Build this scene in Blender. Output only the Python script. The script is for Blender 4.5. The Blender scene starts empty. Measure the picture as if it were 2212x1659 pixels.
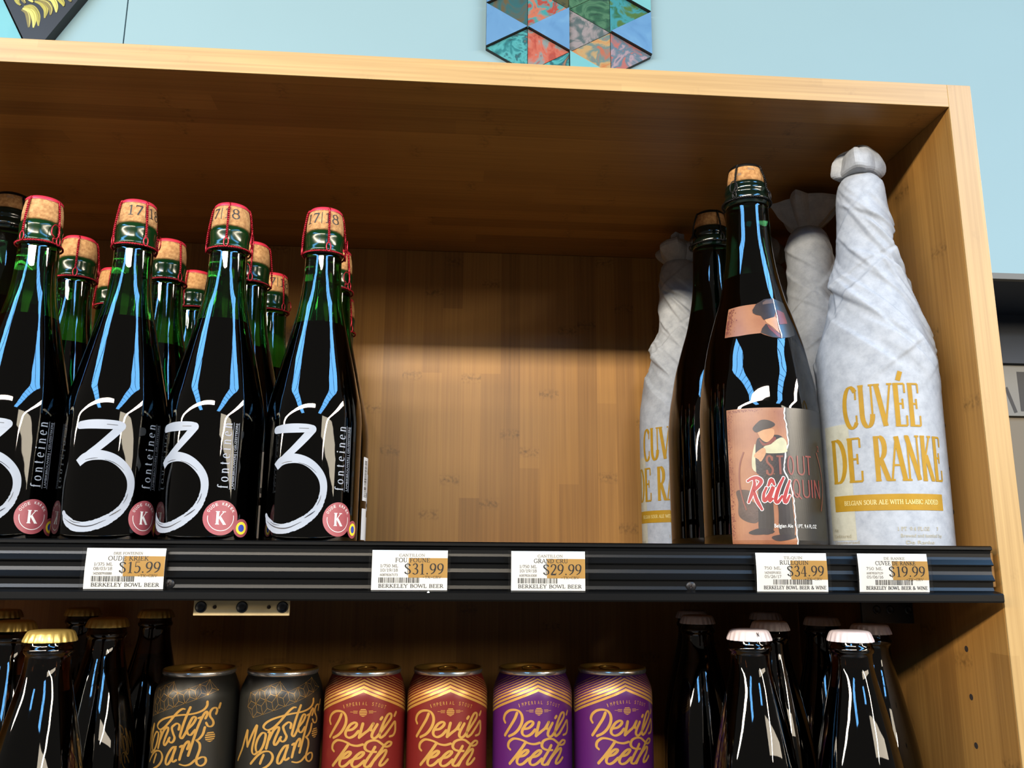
import bpy, bmesh, math, random
from mathutils import Vector, Matrix, noise

# ------------------------------------------------------------------ camera, light, exposure
sc = bpy.context.scene
col = sc.collection
cam_data = bpy.data.cameras.new('camera')
cam = bpy.data.objects.new('camera', cam_data)
col.objects.link(cam)
cam_data.sensor_fit = 'HORIZONTAL'
cam_data.sensor_width = 36.0
cam_data.lens = 1814.286 / 2212 * 36.0
cam_data.clip_start = 0.01
CAM = Vector((-0.3600, -0.5341, -0.01145))
CR, CU, CF = Vector((0.99708, -0.07625, 0.00627)), Vector((-0.02187, -0.20554, 0.97840)), Vector((0.07331, 0.97568, 0.20660))
cam.matrix_world = Matrix(((CR.x, CU.x, -CF.x, CAM.x), (CR.y, CU.y, -CF.y, CAM.y), (CR.z, CU.z, -CF.z, CAM.z), (0, 0, 0, 1)))
sc.camera = cam

world = bpy.data.worlds.new('store_ambience')
sc.world = world
world.use_nodes = True
world.node_tree.nodes['Background'].inputs[0].default_value = (1.0, 0.92, 0.82, 1)
world.node_tree.nodes['Background'].inputs[1].default_value = 0.12

sc.view_settings.view_transform = 'Standard'
sc.view_settings.look = 'None'
sc.view_settings.gamma = 1.0
sc.view_settings.use_curve_mapping = False
sc.view_settings.exposure = 0.38
sc.cycles.use_denoising = True
sc.cycles.caustics_reflective = False
sc.cycles.caustics_refractive = False
sc.cycles.sample_clamp_indirect = 3.0
sc.cycles.max_bounces = 10
sc.cycles.transmission_bounces = 8


def strip_lamp(name, p0, p1, width, power, colour, target=None):
    """a long ceiling lamp between two points, shining down and towards the shelves"""
    p0, p1 = Vector(p0), Vector(p1)
    d = bpy.data.lights.new(name, 'AREA')
    d.shape = 'RECTANGLE'
    d.size = (p1 - p0).length
    d.size_y = width
    d.energy = power
    d.color = colour
    o = bpy.data.objects.new(name, d)
    col.objects.link(o)
    mid = (p0 + p1) / 2
    xa = (p1 - p0).normalized()
    t = Vector(target) if target else Vector((mid.x, mid.y + 0.5, mid.z - 2))
    z = (mid - t)
    z = (z - xa * z.dot(xa)).normalized()
    ya = z.cross(xa)
    o.matrix_world = Matrix(((xa.x, ya.x, z.x, mid.x), (xa.y, ya.y, z.y, mid.y), (xa.z, ya.z, z.z, mid.z), (0, 0, 0, 1)))
    return o


WARM = (1.0, 0.87, 0.68)
SKY = (0.16, 0.50, 1.0)
TGT = (-0.35, 0.1, 0.1)
# fluorescent rows of the store ceiling
strip_lamp('fluorescent_row_near', (-12.0, -3.55, 1.55), (0.10, -3.50, 1.55), 0.22, 760, WARM, (-0.35, 0.1, 0.3))
strip_lamp('fluorescent_row_far', (3.2, -7.4, 1.62), (15.0, -7.4, 1.62), 0.80, 260, WARM, (-0.35, 0.1, 0.3))
strip_lamp('fluorescent_row_cross', (3.0, -0.25, 1.55), (6.0, -10.5, 1.55), 0.20, 560, WARM, (-0.2, 0.1, 0.1))
# daylight through two glazed skylight strips, each of several panes between bars
for xs in (-3.95, 3.0):
    for i in range(11):
        y1 = -1.2 - i * 0.78
        o = strip_lamp('skylight_pane', (xs, y1, 2.9), (xs, y1 - 0.72, 2.9), 1.25, 54, SKY, (xs, y1 - 0.36, 0))

# ------------------------------------------------------------------ materials


def lin(c):
    return tuple(((v / 255) / 12.92 if v / 255 <= 0.04045 else ((v / 255 + 0.055) / 1.055) ** 2.4) for v in c) + (1.0,)


def new_mat(name):
    m = bpy.data.materials.new(name)
    m.use_nodes = True
    return m, m.node_tree.nodes, m.node_tree.links, m.node_tree.nodes['Principled BSDF']


def mat(name, rgb, rough=0.5, metal=0.0, spec=0.5, coat=0.0, mottle=0.0, mscale=60.0, bump=0.0, bscale=400.0, rgb2=None):
    m, N, L, b = new_mat(name)
    b.inputs['Base Color'].default_value = lin(rgb)
    b.inputs['Roughness'].default_value = rough
    b.inputs['Metallic'].default_value = metal
    b.inputs['Specular IOR Level'].default_value = spec
    b.inputs['Coat Weight'].default_value = coat
    b.inputs['Coat Roughness'].default_value = 0.05
    tc = N.new('ShaderNodeTexCoord')
    if mottle > 0 or rgb2:
        n = N.new('ShaderNodeTexNoise')
        n.inputs['Scale'].default_value = mscale
        n.inputs['Detail'].default_value = 5
        L.new(tc.outputs['Object'], n.inputs['Vector'])
        r = N.new('ShaderNodeValToRGB')
        r.color_ramp.elements[0].position = 0.35
        r.color_ramp.elements[1].position = 0.68
        r.color_ramp.elements[0].color = lin(rgb2) if rgb2 else tuple(v * (1 - mottle) for v in lin(rgb)[:3]) + (1,)
        r.color_ramp.elements[1].color = lin(rgb)
        L.new(n.outputs['Fac'], r.inputs['Fac'])
        L.new(r.outputs['Color'], b.inputs['Base Color'])
    if bump > 0:
        n = N.new('ShaderNodeTexNoise')
        n.inputs['Scale'].default_value = bscale
        n.inputs['Detail'].default_value = 3
        L.new(tc.outputs['Object'], n.inputs['Vector'])
        bp = N.new('ShaderNodeBump')
        bp.inputs['Strength'].default_value = bump
        bp.inputs['Distance'].default_value = 0.001
        L.new(n.outputs['Fac'], bp.inputs['Height'])
        L.new(bp.outputs['Normal'], b.inputs['Normal'])
    return m


def math_node(N, L, op, a, b=None, c=None):
    n = N.new('ShaderNodeMath')
    n.operation = op
    for i, v in enumerate((a, b, c)):
        if v is None:
            continue
        if isinstance(v, (int, float)):
            n.inputs[i].default_value = v
        else:
            L.new(v, n.inputs[i])
    return n.outputs[0]


def bamboo(name, grain, across, dark, light, strip=0.0205, seg=0.55, knuckle=1.0, rough=0.42, fine=0.5, vary=0.27):
    """edge-glued bamboo board: strips with their own tone, stretched grain, and the dark nodes of the cane.
    grain/across: weights on (x, y, z)."""
    m, N, L, b = new_mat(name)
    tc = N.new('ShaderNodeTexCoord')
    dots = []
    for w in (grain, across):
        d = N.new('ShaderNodeVectorMath')
        d.operation = 'DOT_PRODUCT'
        L.new(tc.outputs['Object'], d.inputs[0])
        d.inputs[1].default_value = w
        dots.append(d.outputs['Value'])
    g, a = dots
    sid = math_node(N, L, 'FLOOR', math_node(N, L, 'DIVIDE', a, strip))
    wn = N.new('ShaderNodeTexWhiteNoise')
    wn.noise_dimensions = '1D'
    L.new(sid, wn.inputs['W'])
    rnd = wn.outputs['Value']
    piece = math_node(N, L, 'FLOOR', math_node(N, L, 'ADD', math_node(N, L, 'DIVIDE', g, seg), math_node(N, L, 'MULTIPLY', rnd, 7.3)))
    cmb = N.new('ShaderNodeCombineXYZ')
    L.new(sid, cmb.inputs[0])
    L.new(piece, cmb.inputs[1])
    wn2 = N.new('ShaderNodeTexWhiteNoise')
    wn2.noise_dimensions = '2D'
    L.new(cmb.outputs[0], wn2.inputs['Vector'])
    tone = wn2.outputs['Value']
    cg = N.new('ShaderNodeCombineXYZ')
    L.new(math_node(N, L, 'MULTIPLY', g, 7.0), cg.inputs[0])
    L.new(math_node(N, L, 'MULTIPLY', a, 420.0), cg.inputs[1])
    L.new(math_node(N, L, 'MULTIPLY', rnd, 31.0), cg.inputs[2])
    ns = N.new('ShaderNodeTexNoise')
    ns.inputs['Scale'].default_value = 1.0
    ns.inputs['Detail'].default_value = 4
    L.new(cg.outputs[0], ns.inputs['Vector'])
    soft = N.new('ShaderNodeTexNoise')
    soft.inputs['Scale'].default_value = 9.0
    L.new(tc.outputs['Object'], soft.inputs['Vector'])
    f = math_node(N, L, 'ADD', math_node(N, L, 'MULTIPLY', tone, vary), math_node(N, L, 'MULTIPLY', ns.outputs['Fac'], fine))
    f = math_node(N, L, 'ADD', f, math_node(N, L, 'MULTIPLY', soft.outputs['Fac'], 0.25))
    # nodes of the cane
    fr = math_node(N, L, 'FRACT', math_node(N, L, 'ADD', math_node(N, L, 'DIVIDE', g, 0.235), math_node(N, L, 'MULTIPLY', rnd, 5.77)))
    dist = math_node(N, L, 'ABSOLUTE', math_node(N, L, 'SUBTRACT', fr, 0.5))
    kn = math_node(N, L, 'SUBTRACT', 1.0, math_node(N, L, 'MULTIPLY', dist, 34.0))
    kn = math_node(N, L, 'MAXIMUM', kn, 0.0)
    spk = N.new('ShaderNodeTexNoise')
    spk.inputs['Scale'].default_value = 330.0
    spk.inputs['Detail'].default_value = 4
    L.new(tc.outputs['Object'], spk.inputs['Vector'])
    sk = math_node(N, L, 'MULTIPLY', math_node(N, L, 'MAXIMUM', math_node(N, L, 'SUBTRACT', spk.outputs['Fac'], 0.42), 0.0), 4.0)
    kn = math_node(N, L, 'MULTIPLY', math_node(N, L, 'MULTIPLY', kn, sk), knuckle)
    ramp = N.new('ShaderNodeValToRGB')
    ramp.color_ramp.elements[0].position = 0.2
    ramp.color_ramp.elements[1].position = 0.95
    ramp.color_ramp.elements[0].color = lin(dark)
    ramp.color_ramp.elements[1].color = lin(light)
    L.new(f, ramp.inputs['Fac'])
    mx = N.new('ShaderNodeMix')
    mx.data_type = 'RGBA'
    mx.blend_type = 'MIX'
    L.new(math_node(N, L, 'MINIMUM', math_node(N, L, 'MULTIPLY', kn, 0.55), 0.6), mx.inputs['Factor'])
    L.new(ramp.outputs['Color'], mx.inputs['A'])
    mx.inputs['B'].default_value = lin(tuple(int(v * 0.45) for v in dark))
    L.new(mx.outputs['Result'], b.inputs['Base Color'])
    b.inputs['Roughness'].default_value = rough
    b.inputs['Specular IOR Level'].default_value = 0.35
    bp = N.new('ShaderNodeBump')
    bp.inputs['Strength'].default_value = 0.08
    bp.inputs['Distance'].default_value = 0.0006
    L.new(ns.outputs['Fac'], bp.inputs['Height'])
    L.new(bp.outputs['Normal'], b.inputs['Normal'])
    return m


def glass(name, rgb, rough=0.02, trans=1.0, ior=1.5):
    m, N, L, b = new_mat(name)
    b.inputs['Base Color'].default_value = lin(rgb)
    b.inputs['Roughness'].default_value = rough
    b.inputs['IOR'].default_value = ior
    b.inputs['Transmission Weight'].default_value = trans
    # faint mould waviness of bottle glass
    tc = N.new('ShaderNodeTexCoord')
    n = N.new('ShaderNodeTexNoise')
    n.inputs['Scale'].default_value = 55
    n.inputs['Detail'].default_value = 1
    L.new(tc.outputs['Object'], n.inputs['Vector'])
    bp = N.new('ShaderNodeBump')
    bp.inputs['Strength'].default_value = 0.06
    bp.inputs['Distance'].default_value = 0.001
    L.new(n.outputs['Fac'], bp.inputs['Height'])
    L.new(bp.outputs['Normal'], b.inputs['Normal'])
    return m


def paper_mat(name, rgb, rgb2):
    m, N, L, b = new_mat(name)
    tc = N.new('ShaderNodeTexCoord')
    n = N.new('ShaderNodeTexNoise')
    n.inputs['Scale'].default_value = 120
    n.inputs['Detail'].default_value = 6
    n.inputs['Roughness'].default_value = 0.7
    L.new(tc.outputs['Object'], n.inputs['Vector'])
    r = N.new('ShaderNodeValToRGB')
    r.color_ramp.elements[0].position = 0.3
    r.color_ramp.elements[1].position = 0.62
    r.color_ramp.elements[0].color = lin(rgb2)
    r.color_ramp.elements[1].color = lin(rgb)
    L.new(n.outputs['Fac'], r.inputs['Fac'])
    L.new(r.outputs['Color'], b.inputs['Base Color'])
    b.inputs['Roughness'].default_value = 0.6
    b.inputs['Specular IOR Level'].default_value = 0.25
    bp = N.new('ShaderNodeBump')
    bp.inputs['Strength'].default_value = 0.05
    bp.inputs['Distance'].default_value = 0.0008
    L.new(n.outputs['Fac'], bp.inputs['Height'])
    L.new(bp.outputs['Normal'], b.inputs['Normal'])
    tr = N.new('ShaderNodeBsdfTranslucent')
    L.new(r.outputs['Color'], tr.inputs['Color'])
    mix = N.new('ShaderNodeMixShader')
    mix.inputs['Fac'].default_value = 0.22
    L.new(b.outputs[0], mix.inputs[1])
    L.new(tr.outputs[0], mix.inputs[2])
    L.new(mix.outputs[0], N['Material Output'].inputs['Surface'])
    return m


def clear_mat(name):
    m, N, L, b = new_mat(name)
    t = N.new('ShaderNodeBsdfTransparent')
    g = N.new('ShaderNodeBsdfGlossy')
    g.inputs['Roughness'].default_value = 0.08
    fr = N.new('ShaderNodeFresnel')
    fr.inputs['IOR'].default_value = 1.5
    mix = N.new('ShaderNodeMixShader')
    L.new(fr.outputs[0], mix.inputs['Fac'])
    L.new(t.outputs[0], mix.inputs[1])
    L.new(g.outputs[0], mix.inputs[2])
    L.new(mix.outputs[0], N['Material Output'].inputs['Surface'])
    return m


def swirl_mat(name, stops, scale, dist, seed):
    """brush-painted panel: warped bands of oil colour"""
    m, N, L, b = new_mat(name)
    tc = N.new('ShaderNodeTexCoord')
    mp = N.new('ShaderNodeMapping')
    mp.inputs['Location'].default_value = (seed * 1.7, seed * 0.9, seed * 2.3)
    L.new(tc.outputs['Object'], mp.inputs['Vector'])
    w = N.new('ShaderNodeTexNoise')
    w.inputs['Scale'].default_value = scale
    w.inputs['Detail'].default_value = 3.0
    w.inputs['Distortion'].default_value = dist
    L.new(mp.outputs[0], w.inputs['Vector'])
    r = N.new('ShaderNodeValToRGB')
    r.color_ramp.interpolation = 'EASE'
    es = r.color_ramp.elements
    while len(es) < len(stops):
        es.new(0.5)
    for i, c in enumerate(stops):
        es[i].position = 0.26 + 0.48 * i / (len(stops) - 1)
        es[i].color = tuple(v * 0.42 for v in lin(c)[:3]) + (1,)
    L.new(w.outputs['Fac'], r.inputs['Fac'])
    L.new(r.outputs['Color'], b.inputs['Base Color'])
    b.inputs['Roughness'].default_value = 0.4
    return m


BD, BL = (112, 76, 36), (170, 125, 63)
M = {
    'wood_top': bamboo('bamboo_along_x', (1, 0, 0), (0, 1, 1), BD, BL, knuckle=0.8),
    'wood_side': bamboo('bamboo_upright_side', (0, 0, 1), (0.75, 1, 0), BD, BL),
    'wood_back': bamboo('bamboo_upright_back', (0, 0, 1), (1, 0, 0), BD, BL),
    'wood_lit_edge_x': bamboo('bamboo_lit_edge_along_x', (1, 0, 0), (0, 0.3, 1), (130, 100, 57), (172, 141, 90), strip=0.006, fine=0.75, knuckle=0.2, vary=0.16),  # same bamboo; the light on the front edges is put into paler colours
    'wood_lit_edge_z': bamboo('bamboo_lit_edge_upright', (0, 0, 1), (1, 0.3, 0), (130, 100, 57), (172, 141, 90), strip=0.006, fine=0.75, knuckle=0.2, vary=0.16),  # upright edges, likewise brightened in colour for the light they catch
    'hole': mat('drilled_hole', (28, 16, 8), 0.9),
    'wall': mat('painted_wall', (121, 149, 157), 0.7, mottle=0.03, mscale=3),
    'wall_gap': mat('wall_seam', (120, 125, 128), 0.8),
    'soffit': mat('grey_trim', (84, 84, 80), 0.6),
    'navy': mat('navy_panel', (10, 26, 44), 0.6, mottle=0.3, mscale=4),
    'beige': mat('beige_wall', (104, 94, 78), 0.7),
    'sign': mat('pale_sign', (92, 90, 84), 0.5),
    'floor': mat('store_floor', (92, 84, 74), 0.4, mottle=0.2, mscale=3),
    'rail': mat('black_plastic', (5, 5, 5), 0.32, spec=0.2),
    'screw_black': mat('black_screw', (26, 26, 28), 0.4, metal=0.6),
    'tag': mat('tag_paper', (244, 244, 240), 0.6),
    'tag_orange': mat('tag_price_panel', (186, 142, 66), 0.6),
    'ink': mat('black_ink', (24, 20, 18), 0.6),
    'ink_grey': mat('grey_ink', (120, 116, 112), 0.6),
    'clear': clear_mat('clear_plastic'),
    'brass': mat('dull_brass_plate', (176, 156, 116), 0.4, metal=0.35, mottle=0.15, mscale=90),
    'black_metal': mat('black_metal', (16, 15, 15), 0.35, metal=0.3),
    'green_glass': glass('green_bottle_glass', (36, 126, 46)),
    'green_mouth': mat('thick_green_glass', (8, 38, 13), 0.16, spec=0.35, coat=0.0),
    'dark_mouth': mat('thick_dark_glass', (7, 20, 14), 0.12, spec=0.5, coat=0.0),
    'dark_glass': glass('dark_green_bottle_glass', (22, 62, 40)),
    'brown_glass': glass('dark_brown_bottle_glass', (56, 32, 16)),
    'beer': mat('dark_beer', (7, 5, 3), 0.9, spec=0.0),
    'cork': mat('cork', (184, 140, 88), 0.85, rgb2=(146, 102, 58), mscale=420, bump=0.4, bscale=600),
    'red_wire': mat('red_wire', (160, 22, 38), 0.35, metal=0.55),
    'red_cap': mat('red_cap_disc', (200, 46, 66), 0.4, metal=0.25),
    'black_wire': mat('black_wire', (20, 19, 19), 0.4, metal=0.5),
    'print_white': mat('white_glass_print', (130, 136, 145), 0.5),
    'print_gap': mat('dry_brush_gap', (30, 30, 38), 0.3),
    'sticker': mat('raspberry_sticker', (138, 64, 70), 0.45, mottle=0.08, mscale=300),
    'white': mat('white_paper', (206, 204, 198), 0.5),
    'cream_line': mat('pale_pink_line', (240, 200, 200), 0.5),
    'yellow': mat('yellow_print', (226, 196, 48), 0.5),
    'blue': mat('blue_print', (44, 62, 148), 0.5),
    'paper': paper_mat('tissue_paper', (170, 174, 180), (146, 151, 158)),
    'paper_label': paper_mat('label_under_tissue', (184, 180, 160), (166, 162, 144)),
    'gold_text': mat('mustard_print', (150, 114, 26), 0.6, spec=0.2, mottle=0.12, mscale=150),
    'pale_text': mat('pale_mustard_print', (182, 162, 98), 0.55),
    'faint_text': mat('faint_print', (146, 138, 114), 0.6),
    'peach': mat('peach_label', (138, 92, 62), 0.4, rgb2=(118, 72, 48), mscale=55),
    'label_grey': mat('charcoal_label', (29, 28, 26), 0.32, mottle=0.15, mscale=40),
    'label_dark': mat('dark_clothes_print', (34, 24, 25), 0.4, mottle=0.3, mscale=200),
    'trousers': mat('dark_trousers_print', (38, 30, 26), 0.4, mottle=0.3, mscale=150),
    'cloth_cream': mat('cream_sleeve_print', (160, 156, 126), 0.4, mottle=0.15, mscale=200),
    'skin': mat('skin_print', (160, 116, 80), 0.4, mottle=0.12, mscale=200),
    'scarf': mat('scarf_print', (98, 40, 33), 0.4, mottle=0.2, mscale=200),
    'crate': mat('crate_print', (74, 55, 46), 0.45, mottle=0.35, mscale=160),
    'rull_red': mat('brush_red_print', (136, 30, 30), 0.4),
    'brown_red': mat('brown_red_print', (104, 54, 42), 0.4),
    'dark_red': mat('dark_red_print', (104, 40, 36), 0.4),
    'cap_gold': mat('gold_crown_cap', (196, 168, 92), 0.35, metal=0.6),
    'cap_white': mat('white_crown_cap', (196, 184, 188), 0.4),
    'can_red': mat('red_can', (104, 27, 24), 0.33, metal=0.15),
    'can_purple': mat('purple_can', (76, 24, 90), 0.33, metal=0.15),
    'can_black': mat('black_can', (32, 31, 27), 0.36, metal=0.15),
    'can_lid': mat('gold_can_lid', (206, 168, 84), 0.28, metal=0.9),
    'can_rim': mat('silver_can_rim', (206, 204, 200), 0.22, metal=0.9),
    'gold_ink': mat('gold_can_ink', (184, 140, 68), 0.38, metal=0.45),
    'mouth': mat('can_opening', (8, 7, 6), 0.8),
    'art_side': mat('art_panel_side', (38, 34, 30), 0.6),
    'art_black': mat('black_art_border', (12, 12, 14), 0.5),
    'art_blue': swirl_mat('pale_blue_foil', [(100, 158, 214), (114, 174, 228), (128, 188, 236)], 14, 1.2, 0.3),
    'art_cyan': swirl_mat('pale_cyan_foil', [(130, 215, 225), (142, 224, 230)], 10, 1.0, 1.3),
}

# ------------------------------------------------------------------ mesh helpers


def tag(o, label=None, cat=None, group=None, kind=None):
    if label:
        o['label'] = label
    if cat:
        o['category'] = cat
    if group:
        o['group'] = group
    if kind:
        o['kind'] = kind
    return o


def empty(name, loc, rz=0.0):
    o = bpy.data.objects.new(name, None)
    o.empty_display_size = 0.02
    o.location = loc
    o.rotation_euler = (0, 0, rz)
    col.objects.link(o)
    return o


def mesh_obj(name, verts, faces, m, parent=None, smooth=False):
    me = bpy.data.meshes.new(name)
    me.from_pydata([tuple(v) for v in verts], [], faces)
    me.materials.append(m)
    if smooth:
        me.polygons.foreach_set('use_smooth', [True] * len(me.polygons))
    me.update()
    o = bpy.data.objects.new(name, me)
    col.objects.link(o)
    if parent is not None:
        o.parent = parent
    return o


class MB:
    def __init__(self):
        self.v, self.f = [], []

    def add(self, verts, faces):
        n = len(self.v)
        self.v += [tuple(p) for p in verts]
        self.f += [tuple(i + n for i in q) for q in faces]

    def box(self, x0, x1, y0, y1, z0, z1):
        v = [(x, y, z) for z in (z0, z1) for y in (y0, y1) for x in (x0, x1)]
        self.add(v, [(0, 2, 3, 1), (4, 5, 7, 6), (0, 1, 5, 4), (2, 6, 7, 3), (0, 4, 6, 2), (1, 3, 7, 5)])

    def tube(self, pts, r, seg=6, closed=False, cap=True):
        P = [Vector(p) for p in pts]
        n = len(P)
        up = Vector((0.31, 0.17, 0.93)).normalized()
        rings = []
        for i in range(n):
            a = P[i - 1] if (i > 0 or closed) else P[i]
            b = P[(i + 1) % n] if (i < n - 1 or closed) else P[i]
            t = (b - a).normalized()
            s = t.cross(up)
            if s.length < 1e-3:
                s = t.cross(Vector((1, 0, 0)))
            s.normalize()
            q = s.cross(t)
            rr = r[i] if isinstance(r, (list, tuple)) else r
            rings.append([P[i] + (s * math.cos(2 * math.pi * k / seg) + q * math.sin(2 * math.pi * k / seg)) * rr for k in range(seg)])
        v = [p for ring in rings for p in ring]
        f = []
        for i in range(n if closed else n - 1):
            j = (i + 1) % n
            for k in range(seg):
                k2 = (k + 1) % seg
                f.append((i * seg + k, i * seg + k2, j * seg + k2, j * seg + k))
        if cap and not closed:
            f.append(tuple(range(seg))[::-1])
            f.append(tuple((n - 1) * seg + k for k in range(seg)))
        self.add(v, f)

    def lathe(self, prof, seg=64):
        """prof: (z, r) from bottom to top, metres; r=0 closes the end"""
        v, f, rows = [], [], []
        for z, r in prof:
            if r < 1e-7:
                rows.append([len(v)])
                v.append((0, 0, z))
            else:
                rows.append(list(range(len(v), len(v) + seg)))
                v += [(r * math.sin(2 * math.pi * k / seg), -r * math.cos(2 * math.pi * k / seg), z) for k in range(seg)]
        for a, b in zip(rows, rows[1:]):
            for k in range(seg):
                k2 = (k + 1) % seg
                if len(a) == 1 and len(b) > 1:
                    f.append((a[0], b[k2], b[k]))
                elif len(b) == 1 and len(a) > 1:
                    f.append((a[k], a[k2], b[0]))
                elif len(a) > 1:
                    f.append((a[k], a[k2], b[k2], b[k]))
        self.add(v, f)

    def build(self, name, m, parent=None, smooth=False):
        return mesh_obj(name, self.v, self.f, m, parent, smooth)


def box_obj(name, x0, x1, y0, y1, z0, z1, m, parent=None, bevel=0.0):
    b = MB()
    b.box(x0, x1, y0, y1, z0, z1)
    o = b.build(name, m, parent)
    if bevel > 0:
        bm = bmesh.new()
        bm.from_mesh(o.data)
        bmesh.ops.bevel(bm, geom=list(bm.edges), offset=bevel, segments=2, affect='EDGES', profile=0.5)
        bm.to_mesh(o.data)
        bm.free()
    return o


def catmull(pts, step=0.6):
    """smooth curve through points (2D or 3D tuples)"""
    if len(pts) < 3:
        return pts
    P = [Vector(p) for p in pts]
    closed = (P[0] - P[-1]).length < 1e-6
    out = []
    n = len(P)
    for i in range(n - 1):
        p0 = P[i - 1] if i > 0 else (P[n - 2] if closed else P[0] * 2 - P[1])
        p3 = P[i + 2] if i + 2 < n else (P[1] if closed else P[n - 1] * 2 - P[n - 2])
        p1, p2 = P[i], P[i + 1]
        k = max(2, int((p2 - p1).length / step))
        for j in range(k):
            t = j / k
            out.append(0.5 * ((2 * p1) + (p2 - p0) * t + (2 * p0 - 5 * p1 + 4 * p2 - p3) * t * t + (3 * p1 - p0 - 3 * p2 + p3) * t ** 3))
    out.append(P[-1])
    return [tuple(p) for p in out]


# ------------------------------------------------------------------ flat print: strokes, letters and filled shapes in millimetres


class Ink:
    """2D print geometry (mm); build() lays it on a surface given by a mapping (u, v) -> point"""

    def __init__(self):
        self.v, self.f = [], []

    def ribbon(self, pts, w, maxlen=1.2):
        P = [Vector((p[0], p[1])) for p in pts]
        W = list(w) if isinstance(w, (list, tuple)) else [w] * len(P)
        Q, V = [P[0]], [W[0]]
        for i in range(1, len(P)):
            k = max(1, int(math.ceil((P[i] - P[i - 1]).length / maxlen)))
            for j in range(1, k + 1):
                t = j / k
                Q.append(P[i - 1].lerp(P[i], t))
                V.append(W[i - 1] * (1 - t) + W[i] * t)
        n0 = len(self.v)
        for i, p in enumerate(Q):
            a, b = Q[max(i - 1, 0)], Q[min(i + 1, len(Q) - 1)]
            t = (b - a)
            if t.length < 1e-9:
                t = Vector((1, 0))
            t.normalize()
            nrm = Vector((-t.y, t.x))
            self.v += [tuple(p + nrm * V[i] / 2), tuple(p - nrm * V[i] / 2)]
        for i in range(len(Q) - 1):
            a = n0 + 2 * i
            self.f.append((a, a + 1, a + 3, a + 2))

    def blob(self, x, y, r, n=14, ry=None):
        ry = ry or r
        n0 = len(self.v)
        self.v.append((x, y))
        self.v += [(x + r * math.cos(2 * math.pi * k / n), y + ry * math.sin(2 * math.pi * k / n)) for k in range(n)]
        for k in range(n):
            self.f.append((n0, n0 + 1 + k, n0 + 1 + (k + 1) % n))

    def ring(self, x, y, r0, r1, a0=0, a1=360, n=48):
        n0 = len(self.v)
        for k in range(n + 1):
            a = math.radians(a0 + (a1 - a0) * k / n)
            self.v += [(x + r0 * math.cos(a), y + r0 * math.sin(a)), (x + r1 * math.cos(a), y + r1 * math.sin(a))]
        for k in range(n):
            a = n0 + 2 * k
            self.f.append((a, a + 1, a + 3, a + 2))

    def disc(self, x, y, r, n=40, rings=4):
        for i in range(rings):
            self.ring(x, y, r * i / rings, r * (i + 1) / rings, n=n)

    def rect(self, u0, u1, v0, v1, step=2.0):
        nu = max(1, int((u1 - u0) / step))
        nv = max(1, int((v1 - v0) / step))
        n0 = len(self.v)
        for j in range(nv + 1):
            for i in range(nu + 1):
                self.v.append((u0 + (u1 - u0) * i / nu, v0 + (v1 - v0) * j / nv))
        for j in range(nv):
            for i in range(nu):
                a = n0 + j * (nu + 1) + i
                self.f.append((a, a + 1, a + nu + 2, a + nu + 1))

    def poly(self, pts, maxlen=3.0, smooth=False):
        if smooth:
            pts = catmull(list(pts) + [pts[0]], 1.0)[:-1]
        bm = bmesh.new()
        vs = [bm.verts.new((p[0], p[1], 0)) for p in pts]
        try:
            bm.faces.new(vs)
        except ValueError:
            bm.free()
            return
        bmesh.ops.triangulate(bm, faces=list(bm.faces))
        for _ in range(5):
            long = [e for e in bm.edges if e.calc_length() > maxlen]
            if not long:
                break
            bmesh.ops.subdivide_edges(bm, edges=long, cuts=1)
            bmesh.ops.triangulate(bm, faces=[q for q in bm.faces if len(q.verts) > 3])
        n0 = len(self.v)
        bm.verts.index_update()
        self.v += [(v.co.x, v.co.y) for v in bm.verts]
        for q in bm.faces:
            ids = [v.index + n0 for v in q.verts]
            if q.normal.z < 0:
                ids.reverse()
            self.f.append(tuple(ids))
        bm.free()

    def strip(self, lower, upper, step=2.0):
        """fill between two equally long curves"""
        n0 = len(self.v)
        k = len(lower)
        rows = max(2, int(max((Vector(a) - Vector(b)).length for a, b in zip(lower, upper)) / step) + 1)
        for a, b in zip(lower, upper):
            for j in range(rows):
                t = j / (rows - 1)
                self.v.append((a[0] * (1 - t) + b[0] * t, a[1] * (1 - t) + b[1] * t))
        for i in range(k - 1):
            for j in range(rows - 1):
                a = n0 + i * rows + j
                self.f.append((a, a + rows, a + rows + 1, a + 1))

    def xform(self, fn, start=0):
        self.v = self.v[:start] + [fn(p) for p in self.v[start:]]

    def build(self, name, m, parent, fn):
        """fn(u_mm, v_mm) -> 3D point in the parent's space"""
        return mesh_obj(name, [fn(u, v) for u, v in self.v], self.f, m, parent)


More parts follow.
